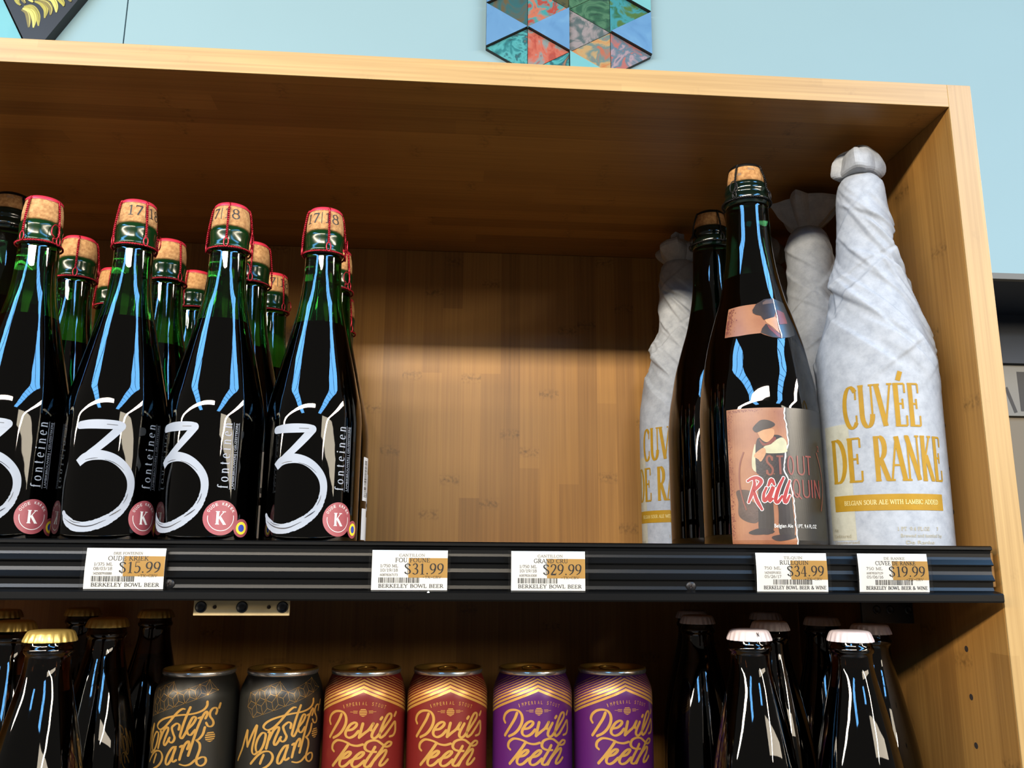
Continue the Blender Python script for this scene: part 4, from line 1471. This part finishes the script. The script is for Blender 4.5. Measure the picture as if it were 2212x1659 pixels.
DEVIL = [[(-16.6, 121.0), (-18.5, 116.8), (-22.3, 111.1), (-27.5, 104.0)], [(-27.3, 113.2), (-28.7, 115.7), (-27.3, 119.3), (-23.7, 122.1), (-19.5, 123.2), (-15.5, 122.8), (-13.1, 120.5), (-12.3, 117.2), (-13.1, 113.3), (-15.5, 109.3), (-18.8, 106.2), (-23.5, 103.8)], [(-12.3, 109.8), (-7.6, 110.7), (-4.6, 113.1), (-4.1, 115.0), (-5.6, 115.7), (-8.7, 114.2), (-11.2, 111.0), (-12.5, 108.1), (-11.7, 105.8), (-9.1, 104.9), (-5.6, 106.4), (-2.6, 109.6)], [(0.5, 114.8), (-0.8, 109.8), (-1.8, 105.3)], [(-1.8, 105.3), (2.1, 108.3), (5.2, 110.6), (8.2, 114.7)], [(8.2, 114.7), (6.6, 111.9), (6.6, 110.3)], [(11.4, 113.8), (8.5, 109.4), (7.4, 106.2), (8.5, 104.4), (10.8, 104.7), (13.8, 107.6)], [(15.0, 118.5), (14.0, 117.4)], [(13.8, 107.6), (19.2, 113.3), (23.1, 117.6), (22.7, 120.4), (20.0, 120.0), (17.1, 115.9), (14.4, 109.9), (13.5, 106.2), (14.4, 104.2), (17.7, 105.7)], [(17.7, 105.7), (23.0, 110.8), (27.0, 114.2), (27.8, 111.2), (27.7, 107.3), (25.7, 104.7), (22.2, 104.2)], [(28.1, 120.7), (26.6, 118.6)], [(-22.2, 94.4), (-24.1, 96.1), (-23.5, 99.5), (-19.9, 102.3), (-16.0, 102.6), (-11.7, 101.7), (-7.6, 100.0), (-3.1, 99.4), (1.0, 100.3)], [(-9.6, 100.6), (-12.7, 96.2), (-17.5, 90.2), (-22.7, 84.4)], [(-16.2, 89.8), (-11.1, 91.1), (-8.1, 93.6), (-7.8, 95.0), (-9.9, 94.9), (-13.2, 92.4), (-15.9, 88.9), (-16.4, 86.0), (-14.8, 84.5), (-11.6, 85.4), (-7.6, 88.9)], [(-6.3, 89.9), (-1.5, 90.9), (1.5, 93.2), (2.0, 94.8), (-0.0, 94.8), (-3.0, 92.7), (-5.8, 89.4), (-6.6, 86.6), (-5.0, 84.7), (-1.5, 85.5), (2.6, 88.9)], [(10.2, 97.9), (7.9, 94.2), (4.7, 89.7), (2.8, 86.1), (4.1, 84.6), (6.8, 85.4), (10.7, 90.2)], [(11.3, 94.5), (6.8, 95.0), (3.6, 96.4), (2.6, 98.8), (4.1, 101.6), (7.9, 102.8), (11.9, 102.2), (15.6, 99.7), (19.0, 97.4), (22.9, 97.8), (24.2, 99.6), (21.3, 100.5), (17.6, 98.5)], [(17.6, 98.5), (13.7, 93.7), (10.1, 89.3), (7.3, 84.9)], [(9.6, 88.5), (13.7, 92.3), (18.3, 95.1), (19.7, 94.4), (18.3, 91.3), (14.9, 87.0), (14.6, 84.6), (17.5, 85.2), (21.2, 88.0)]]
up3 = lambda L: [(a, b + 3.0) for a, b in L]
MONST = [up3(s) for s in [[(-51.6, 84.5), (-46.2, 92.8), (-42.9, 101.6), (-40.8, 107.0), (-40.9, 101.0), (-40.0, 95.5)], [(-40.0, 95.5), (-36.1, 104.2), (-32.2, 111.0), (-33.6, 103.0), (-35.1, 96.0), (-35.1, 92.3), (-33.2, 90.6), (-30.5, 92.1)], [(-25.1, 105.3), (-27.7, 105.7), (-30.7, 101.8), (-32.2, 96.6), (-31.4, 93.0), (-28.9, 92.9), (-26.5, 96.5), (-25.1, 101.6), (-25.1, 105.3)], [(-22.9, 106.5), (-21.7, 106.2), (-23.9, 95.1)], [(-22.3, 101.2), (-19.3, 107.6), (-16.1, 110.1), (-15.5, 108.0), (-17.6, 102.5), (-18.5, 98.8), (-17.5, 97.4), (-15.5, 99.6), (-13.8, 102.8)], [(-25.6, 90.5), (-26.9, 87.3), (-27.8, 84.7)], [(-35.6, 84.1), (-30.3, 89.9), (-25.8, 92.8), (-21.3, 92.9), (-18.9, 90.1), (-19.4, 86.4), (-22.3, 83.0), (-28, 80)], [(-7.1, 108.9), (-6.8, 111.7), (-8.6, 113.0), (-11.0, 111.7), (-12.5, 109.7), (-11.1, 105.9), (-9.7, 103.0), (-10.8, 100.3), (-12.9, 99.7), (-14.7, 101.9)]]]
MONST += [[(11.7, 130.5), (11.7, 127.9), (9.7, 125.2), (5.7, 123.4), (0.6, 122.4), (-7.0, 121.8), (-13.2, 120.7), (-20.3, 118.6), (-25.2, 115.8), (-26.9, 112.8), (-23.6, 110.9), (-19.5, 112.6), (-15.1, 116.7), (-11.1, 121.5), (-7.8, 124.8), (-5.4, 126.2), (-3.7, 126.0)], [(0.0, 127.1), (-2.1, 121.6), (-4.0, 115.5), (-5.4, 109.5), (-5.7, 106.8), (-4.4, 105.6), (-2.9, 107.7), (-0.9, 111.8)], [(-0.9, 111.8), (2.6, 115.4), (4.4, 119.0), (3.8, 120.4), (2.2, 120.0), (0.2, 115.9), (-1.1, 111.3), (-0.1, 108.5), (1.8, 108.0), (4.3, 111.1)], [(6.2, 119.4), (8.7, 120.2)], [(8.5, 119.7), (6.0, 112.4), (3.9, 104.7), (1.1, 93.8)], [(8.1, 118.3), (10.4, 122.8), (12.0, 123.6), (12.2, 121.3), (11.2, 119.0)], [(19.0, 121.5), (19.6, 123.8), (18.6, 125.6), (16.1, 125.4), (14.3, 123.0), (14.5, 120.1), (16.7, 117.1), (17.4, 114.6), (16.1, 112.9), (13.6, 113.2), (11.9, 115.7)], [(21.9, 128.3), (21.1, 125.5)], [(11.2, 112.5), (10.1, 107.9), (7.6, 104.7), (5.8, 104.1)], [(5.8, 104.1), (8.3, 101.6), (8.8, 97.9), (7.9, 94.3), (7.0, 91.1), (7.5, 87.9), (10.0, 86.1), (12.7, 86.9), (13.8, 89.1), (12.9, 91.5), (10.4, 92.0), (8.2, 91.1)], [(-4.6, 88.0), (-0.7, 87.0), (2.9, 87.8), (5.9, 90.3)], [(-8.0, 99.9), (-10.6, 99.3), (-13.4, 95.5), (-15.2, 90.9), (-14.9, 87.7), (-13.2, 87.8), (-10.9, 91.5), (-8.4, 98.5)], [(-8.5, 99.4), (-10.0, 93.4), (-10.2, 90.2), (-9.1, 89.6), (-7.2, 90.7)], [(-5.1, 99.9), (-3.2, 100.3), (-4.8, 91.2)], [(-3.8, 95.8), (-1.9, 101.2), (0.5, 103.7), (1.1, 101.6), (0.2, 98.4)]]


def pen(p, strokes, w, mn=0.55):
    for s in strokes:
        cs = catmull(s, 0.6)
        ws = []
        for i in range(len(cs)):
            a, b = Vector(cs[max(i - 1, 0)]), Vector(cs[min(i + 1, len(cs) - 1)])
            t = b - a
            ws.append(w * (mn + (1 - mn) * abs(math.sin(math.atan2(t.y, t.x) + 0.25)) ** 1.3))
        p.ribbon(cs, ws, 0.8)
        p.blob(cs[0][0], cs[0][1], ws[0] * .5, 10)
        p.blob(cs[-1][0], cs[-1][1], ws[-1] * .5, 10)


def emblem(p, x, y, r):
    """round badge cut by a few lines"""
    for k in range(5):
        y0, y1 = -r + 2 * r * k / 5, -r + 2 * r * (k + 1) / 5 - 0.16 * r
        lo, hi = [], []
        for i in range(9):
            t = -1 + 2 * i / 8
            w0 = math.sqrt(max(0.0, r * r - y0 * y0))
            w1 = math.sqrt(max(0.0, r * r - y1 * y1))
            lo.append((x + t * w0, y + y0))
            hi.append((x + t * w1, y + y1))
        p.strip(lo, hi, 0.6)


def can(loc, rot, body_mat, kind):
    t = empty('beer_can', loc, rot)
    b = MB()
    b.lathe(CANP, 72)
    b.build('can_body', M[body_mat], t, True)
    b = MB()
    b.lathe([(.1474, .0263), (.1479, .0270), (.1488, .0274), (.1503, .0273), (.1513, .0268)], 64)
    b.build('rim', M['can_rim'], t, True)
    b = MB()
    b.lathe([(.1508, .0271), (.1516, .0268), (.1520, .0262), (.1517, .0257), (.1505, .0252), (.1475, .0240), (.1458, .0233), (.1455, .0226), (.1472, .0220), (.1478, .0200), (.1478, 0)], 64)
    ld = b.build('lid', M['can_lid'], t, True)
    # pour opening outline and pull ring
    p = MB()
    m_ = [(0.0090 * math.sin(a), -0.0095 + 0.0085 * math.cos(a), 0.14795) for a in [2 * math.pi * i / 24 for i in range(24)]]
    p.add(m_ + [(0, -0.0095, 0.14795)], [(i, (i + 1) % 24, 24) for i in range(24)])
    p.build('opening_panel', M['mouth'], ld)
    p = MB()
    ring = [(0.0075 * math.sin(a), 0.0065 + 0.0115 * math.cos(a), 0.1493 + 0.0004 * math.cos(a)) for a in [2 * math.pi * i / 28 for i in range(28)]]
    p.tube(ring, 0.0010, 6, closed=True)
    p.build('pull_ring', M['can_lid'], ld, True)
    if kind == 'chevron':
        fn = on_profile(CANS, 0.0315, .00012)
        p = Ink()
        for za, th in ((137.1, 1.9), (139.9, 1.8), (142.7, 1.5), (145.1, 1.1), (147.3, .8), (149.4, .65), (151.4, .55), (153.4, .5), (155.4, .45), (157.4, .4)):
            # a zigzag of two slopes on the front and its mirror on the back
            for side in (0, 1):
                lo, hi = [], []
                for i in range(67):
                    u = -49.5 + 99.0 * i / 66
                    z = za - abs(u) * 0.395
                    z1 = z + th
                    if za > 147 and abs(u) < (za - 146.6) / 0.395:
                        z = z1 = min(147.6, z)
                    lo.append((u + side * 99.0, min(z, 147.7)))
                    hi.append((u + side * 99.0, min(z1, 147.7)))
                p.strip(lo, hi, 1.0)
        p.build('gold_chevrons', M['gold_ink'], t, fn)
        p = Ink()
        pen(p, DEVIL, 2.25, 0.62)
        p.build('script_lettering', M['gold_ink'], t, fn)
        p = Ink()
        emblem(p, 0.4, 122.7, 3.0)
        for dy, x0, x1 in ((0.35, 4.2, 9.8), (-0.45, 4.2, 7.4), (1.1, 4.0, 7.4)):
            p.ribbon([(0.4 - x1, 122.7 + dy), (0.4 - x0, 122.7 + dy)], .28)
            p.ribbon([(0.4 + x0, 122.7 + dy), (0.4 + x1, 122.7 + dy)], .28)
        word = 'IMPERIAL STOUT'
        for i, chx in enumerate(word):
            if chx == ' ':
                continue
            u = -14.6 + 2.36 * i
            z = 128.0 - 3.0 * (u / 15.5) ** 2
            sl = -6.0 * u / 15.5 / 15.5
            sans_text(p, chx, 0, 0, 2.6, width=(0.45 if chx == 'I' else 1.25), fn=lambda q, u=u, z=z, sl=sl: (u + q[0] - sl * q[1], z + q[1] + sl * q[0]))
        p.build('arched_lettering', M['gold_ink'], t, fn)
    else:
        fn = on_profile(CANS, 0.0315, .00012)
        p = Ink()
        pen(p, MONST, 1.9, 0.5)
        p.build('script_lettering', M['gold_ink'], t, fn)
        p = Ink()
        emblem(p, 15.6, 105.7, 3.8)
        p.build('round_emblem', M['gold_ink'], t, fn)
        # lattice of fine gold stars
        p = Ink()
        a, b_ = Vector((8.0, 2.75)), Vector((6.3, -7.4))
        o0 = Vector((-18.5, 134.6))

        def node(i, j):
            return o0 + a * i + b_ * j
        for i in range(-4, 7):
            for j in (-1, 0):
                t1 = (node(i, j), node(i, j + 1), node(i + 1, j))
                t2 = (node(i + 1, j), node(i, j + 1), node(i + 1, j + 1))
                for tri in (t1, t2):
                    c0 = (tri[0] + tri[1] + tri[2]) / 3
                    if max(q.y for q in tri) > 146.5 or min(q.x for q in tri) < -44 or max(q.x for q in tri) > 34:
                        continue
                    for q in tri:
                        p.ribbon([tuple(q), tuple(c0)], .15, 2)
                    for q, s in zip(tri, tri[1:] + tri[:1]):
                        p.ribbon([tuple(q), tuple(s)], .1, 2)
                        p.blob(q.x, q.y, .42, 6)
        p.build('star_lattice', M['gold_ink'], t, fn)
    return t


YC = 0.172
c_red = can((-0.4213, YC, ZL), math.radians(2.0), 'can_red', 'chevron')
c_red2 = copy_tree(c_red)
c_red2.location = (-0.3567, YC, ZL)
c_red2.rotation_euler = (0, 0, math.radians(3.5))
c_pur = can((-0.2890, YC, ZL), math.radians(2.7), 'can_purple', 'chevron')
c_pur2 = copy_tree(c_pur)
c_pur2.location = (-0.2241, YC, ZL)
c_pur2.rotation_euler = (0, 0, math.radians(9))
c_blk = can((-0.5505, YC, ZL), math.radians(6.8), 'can_black', 'star')
c_blk2 = copy_tree(c_blk)
c_blk2.location = (-0.4862, YC, ZL)
c_blk2.rotation_euler = (0, 0, math.radians(37))
GC = 'printed cans on the lower shelf'
tag(c_red, 'red can with gold chevrons and script, next to the black cans', 'can', GC)
tag(c_red2, 'red can with gold chevrons and script, next to the purple cans', 'can', GC)
tag(c_pur, 'purple can with gold chevrons and script, next to the red cans', 'can', GC)
tag(c_pur2, 'purple can with gold chevrons and script, at the end of the can row', 'can', GC)
tag(c_blk, 'black can with gold script and round emblem, beside the gold-capped bottles', 'can', GC)
tag(c_blk2, 'black can with gold star lattice and script, beside the red cans', 'can', GC)

# ------------------------------------------------------------------ crown-capped bottles on the lower shelf
PB = [(0, 26.5), (1.5, 28.6), (5, 29.3), (30, 29.4), (62, 29.4), (78, 29.2), (92, 28.3), (105, 26.6), (118, 24.2), (132, 21.2), (146, 18.0), (158, 15.2), (166, 13.6), (172, 13.0), (176, 13.0)]
BODYB = smooth_profile(PB)
GLB = [(0, 0), (0, .0265)] + BODYB + [(.1766, .0138), (.1776, .0143), (.1794, .0144), (.1804, .0138), (.1820, .0132), (.1862, .0131), (.1880, .0126), (.1892, .0118), (.1892, 0)]


def crown_cap(parent, z, r, m):
    v, f = [], []
    seg = 84
    prof_ = [(0.0, 1.00, 1), (0.0010, 1.0, 1), (0.0030, 0.955, .8), (0.0048, 0.915, .45), (0.0060, 0.87, .15), (0.0067, 0.79, 0), (0.0070, 0.6, 0), (0.0070, 0.3, 0)]
    for dz, k, fl in prof_:
        for i in range(seg):
            th = 2 * math.pi * i / seg
            rr = r * (k + fl * 0.040 * (abs(math.sin(th * 10.5)) * 2 - 1.3))
            v.append((rr * math.sin(th), -rr * math.cos(th), z + dz))
    for j in range(len(prof_) - 1):
        for i in range(seg):
            i2 = (i + 1) % seg
            f.append((j * seg + i, j * seg + i2, (j + 1) * seg + i2, (j + 1) * seg + i))
    f.append(tuple((len(prof_) - 1) * seg + i for i in range(seg)))
    o = mesh_obj('crown_cap', v, f, m, parent, True)
    return o


def crown_bottle(loc, cap_m, rcap):
    t = empty('crown_bottle', loc)
    g = MB()
    g.lathe(GLB, 56)
    g.build('glass', M['brown_glass'], t, True)
    q = MB()
    q.lathe(liquid_of(BODYB, 0.150, 0.0010), 48)
    q.build('beer', M['beer'], t, True)
    crown_cap(t, .1838, rcap, cap_m)
    return t


GB = [((-0.6066, 0.0348), 'gold-capped dark bottle standing foremost of the gold-capped bottles'),
      ((-0.6690, 0.1180), 'gold-capped dark bottle diagonally behind the foremost gold-capped one'),
      ((-0.7450, 0.2580), 'gold-capped dark bottle in the back corner of the gold-capped group'),
      ((-0.6900, 0.2880), 'gold-capped dark bottle near the back panel, half hidden behind the foremost'),
      ((-0.6165, 0.1525), 'gold-capped dark bottle between the foremost one and the black can'),
      ((-0.6165, 0.2620), 'gold-capped dark bottle at the back, nearest the black can')]
WB = [((-0.1550, 0.0420), 'white-capped dark bottle at the shelf front, its cap marked with a tiny letter'),
      ((-0.0894, 0.0320), 'white-capped dark bottle at the shelf front, nearer the cabinet side'),
      ((-0.1455, 0.1940), 'white-capped dark bottle standing nearest the purple cans'),
      ((-0.1300, 0.2640), 'white-capped dark bottle hidden behind the one nearest the purple cans'),
      ((-0.1090, 0.1245), 'white-capped dark bottle just behind the pair at the shelf front'),
      ((-0.0660, 0.2460), 'white-capped dark bottle at the very back of its group'),
      ((-0.0440, 0.1770), 'white-capped dark bottle in the middle beside the cabinet side'),
      ((-0.0450, 0.0920), 'white-capped dark bottle directly behind the front one by the cabinet side')]
for spots, m_, rc, gname in ((GB, M['cap_gold'], .0152, 'gold-capped bottles'), (WB, M['cap_white'], .0146, 'white-capped bottles')):
    first = None
    for (x, y), lab in spots:
        if first is None:
            o = first = crown_bottle((x, y, ZL), m_, rc)
        else:
            o = copy_tree(first)
            o.location = (x, y, ZL)
            o.rotation_euler = (0, 0, random.uniform(0, 6))
        tag(o, lab, 'bottle', gname)
    if m_ == M['cap_white']:
        cp = [c for c in first.children if c.name.startswith('crown_cap')][0]
        p = Ink()
        glyph_text(p, 'N', 1.0, 187.0, 2.4, thick=.2, thin=.14, align='c')
        p.build('cap_letter', M['ink'], cp, on_profile([(.1838, .0148), (.1868, .0141), (.1886, .0136), (.1898, .0130)], 0.0146, 0.0003))

# ------------------------------------------------------------------ painted triangle artworks on the wall above


def tri_panel(name, parent, pts, depth, face_m, m_side, gap=0.0012, tilt=0.0):
    """a bevel-edged triangular panel: pts are (x, z) relative to the parent, wall at y=0, front towards -y"""
    c = Vector((sum(p[0] for p in pts) / 3, sum(p[1] for p in pts) / 3))
    q = []
    for p in pts:
        v = Vector(p) - c
        q.append(c + v * (1 - gap / max(v.length, 1e-6)))
    area = (q[1].x - q[0].x) * (q[2].y - q[0].y) - (q[2].x - q[0].x) * (q[1].y - q[0].y)
    if area < 0:
        q.reverse()
    fr = [(p.x, -depth, p.y) for p in q]
    bk = [(p.x, 0.0, p.y) for p in q]
    o = mesh_obj(name, fr + bk, [(0, 1, 2), (5, 4, 3), (0, 3, 4, 1), (1, 4, 5, 2), (2, 5, 3, 0)], face_m, parent)
    o.data.materials.append(m_side)
    for poly in o.data.polygons:
        if poly.index > 0:
            poly.material_index = 1
    return o


TEAL = [(18, 92, 104), (34, 142, 150), (88, 196, 200), (24, 110, 120)]
SW = {
    'brown': swirl_mat('brown_teal_painting', [(60, 52, 30), (112, 96, 60), (40, 112, 120), (92, 80, 44)], 16, 1.5, 2.1),
    'coral': swirl_mat('coral_teal_painting', [(20, 128, 140), (200, 74, 54), (60, 176, 180), (226, 128, 96), (24, 120, 132)], 18, 2.4, 3.3),
    'teal': swirl_mat('teal_swirl_painting', TEAL + [(206, 140, 92)], 17, 2.6, 4.9),
    'red': swirl_mat('red_painting', [(90, 140, 150), (198, 78, 60), (226, 120, 96), (150, 170, 170), (190, 70, 52)], 17, 1.6, 5.7),
    'grey': swirl_mat('grey_shell_painting', [(52, 78, 80), (96, 116, 118), (176, 166, 168), (74, 98, 100)], 22, 1.6, 6.1),
    'green': swirl_mat('green_leaf_painting', [(20, 60, 48), (44, 104, 74), (84, 140, 104), (24, 74, 60)], 20, 2.6, 7.7),
    'green2': swirl_mat('green_sea_painting', [(32, 96, 62), (84, 130, 58), (64, 168, 180), (46, 118, 72)], 16, 2.6, 8.4),
    'orange': swirl_mat('orange_painting', [(196, 84, 74), (224, 150, 84), (214, 178, 120), (120, 150, 146), (206, 120, 90)], 19, 1.9, 9.2),
    'pink': swirl_mat('pink_feather_painting', [(84, 118, 142), (196, 168, 180), (104, 136, 156), (206, 120, 110), (90, 124, 148)], 20, 1.4, 10.5),
    'olive': swirl_mat('olive_painting', [(34, 56, 44), (92, 92, 52), (48, 78, 60)], 20, 2.2, 11.8),
}
HX, HZ = -0.103, 1.252
hexa = empty('hexagon_artwork', (HX, YW, HZ - 0.16))
tag(hexa, 'hexagonal wall piece of painted and pale blue triangular panels above the cabinet', 'artwork')
SX, SY = 0.0965, 0.0557


def hp(c, k):
    """lattice node: column c (-2..2), half-step k"""
    return (c * SX, 0.16 - 0.002 + k * SY)


ART = [((-2, 0), (-2, -2), (-1, -1), 'blue'), ((-2, 0), (-1, 1), (-1, -1), 'brown'), ((-1, 1), (-1, -1), (0, 0), 'coral'), ((-1, -1), (0, 0), (0, -2), 'blue'),
       ((-2, -2), (-1, -1), (-1, -3), 'teal'), ((-1, -1), (-1, -3), (0, -2), 'red'), ((0, 0), (0, -2), (1, -1), 'grey'), ((0, 0), (1, -1), (1, 1), 'green'),
       ((1, 1), (1, -1), (2, 0), 'green2'), ((1, -1), (2, 0), (2, -2), 'blue'), ((0, -2), (1, -1), (1, -3), 'orange'), ((1, -1), (1, -3), (2, -2), 'pink'),
       ((-1, -3), (0, -2), (0, -4), 'teal'), ((0, -2), (1, -3), (0, -4), 'cyan'), ((-1, 1), (0, 0), (0, 2), 'olive'), ((0, 0), (0, 2), (1, 1), 'green'),
       ((-2, 0), (-1, 1), (-2, 2), 'blue'), ((-2, 2), (-1, 1), (-1, 3), 'teal'), ((-1, 1), (-1, 3), (0, 2), 'blue'), ((0, 2), (1, 1), (1, 3), 'cyan'), ((1, 1), (2, 0), (2, 2), 'cyan'),
       ((1, 1), (1, 3), (2, 2), 'olive'), ((-1, 3), (0, 2), (0, 4), 'coral'), ((0, 2), (0, 4), (1, 3), 'pink')]
for a, b, c, k in ART:
    fm = M['art_blue'] if k == 'blue' else M['art_cyan'] if k == 'cyan' else SW[k]
    tri_panel('triangle_panel', hexa, [hp(*a), hp(*b), hp(*c)], 0.020 if k in ('blue', 'cyan') else 0.011, fm, M['art_side'])

BX, BZ = -1.281, 1.0545
ban = empty('fruit_artwork', (BX, YW, BZ))
tag(ban, 'black-bordered triangle painting of yellow bananas beside a pale cyan triangle', 'artwork')
A0, B0, C0 = (0.0, 0.0), (-0.114, 0.210), (0.121, 0.210)
tri_panel('border_panel', ban, [A0, B0, C0], 0.024, M['art_black'], M['art_black'], gap=0.0)
tri_panel('triangle_panel', ban, [(-0.004, 0.0), (-0.118, 0.210), (-0.24, 0.0)], 0.020, M['art_cyan'], M['art_side'])
YB = [mat('banana_yellow', (150, 142, 44), 0.45, mottle=0.25, mscale=60), mat('banana_shade', (112, 100, 32), 0.45, mottle=0.25, mscale=60), mat('banana_pale', (172, 166, 82), 0.45)]
# each banana: its curve across the panel (mm from the lower tip of the triangle), widest in the middle
BUNCHES = [[(-30, 118), (-13, 119), (1, 100), (6, 73)], [(-34, 111), (-22, 104), (-16, 88), (-14, 68)], [(-32, 114), (-14, 108), (-5, 90), (-4, 68)],
           [(-9, 133), (6, 128), (17, 114), (17, 93)], [(-2, 136), (16, 131), (27, 117), (28, 101)], [(10, 142), (28, 139), (37, 124), (40, 108)],
           [(-52, 158), (-50, 144), (-44, 128), (-37, 121)], [(-42, 160), (-38, 146), (-33, 134), (-28, 126)], [(-28, 160), (-26, 148), (-20, 138), (-12, 130)],
           [(34, 145), (44, 140), (51, 132), (54, 124)], [(36, 150), (52, 149), (62, 144), (68, 136)], [(30, 158), (48, 158), (66, 156), (80, 150)],
           [(-8, 160), (-2, 152), (8, 146), (20, 144)], [(-60, 176), (-40, 172), (-20, 168), (0, 172)], [(10, 170), (30, 166), (50, 168), (70, 172)], [(-40, 186), (-10, 180), (20, 184), (50, 188)]]
for k, b in enumerate(BUNCHES):
    cs = catmull(b, 2.5)
    p = Ink()
    p.ribbon(cs, [11.5 * math.sin(math.pi * (0.12 + 0.80 * i / (len(cs) - 1))) for i in range(len(cs))], 5)
    bo = p.build('banana', YB[k % 3], ban, lambda u, v, l=k: (u / 1000, -0.0243 - 0.00012 * l, v / 1000))
    p = Ink()
    p.ribbon([(x + 1.5, z + 1.5) for x, z in cs], [1.6 * math.sin(math.pi * (0.1 + 0.8 * i / (len(cs) - 1))) for i in range(len(cs))], 5)
    p.build('banana_ridge', YB[(k + 1) % 3], bo, lambda u, v, l=k: (u / 1000, -0.0243 - 0.00012 * l - 0.00006, v / 1000))
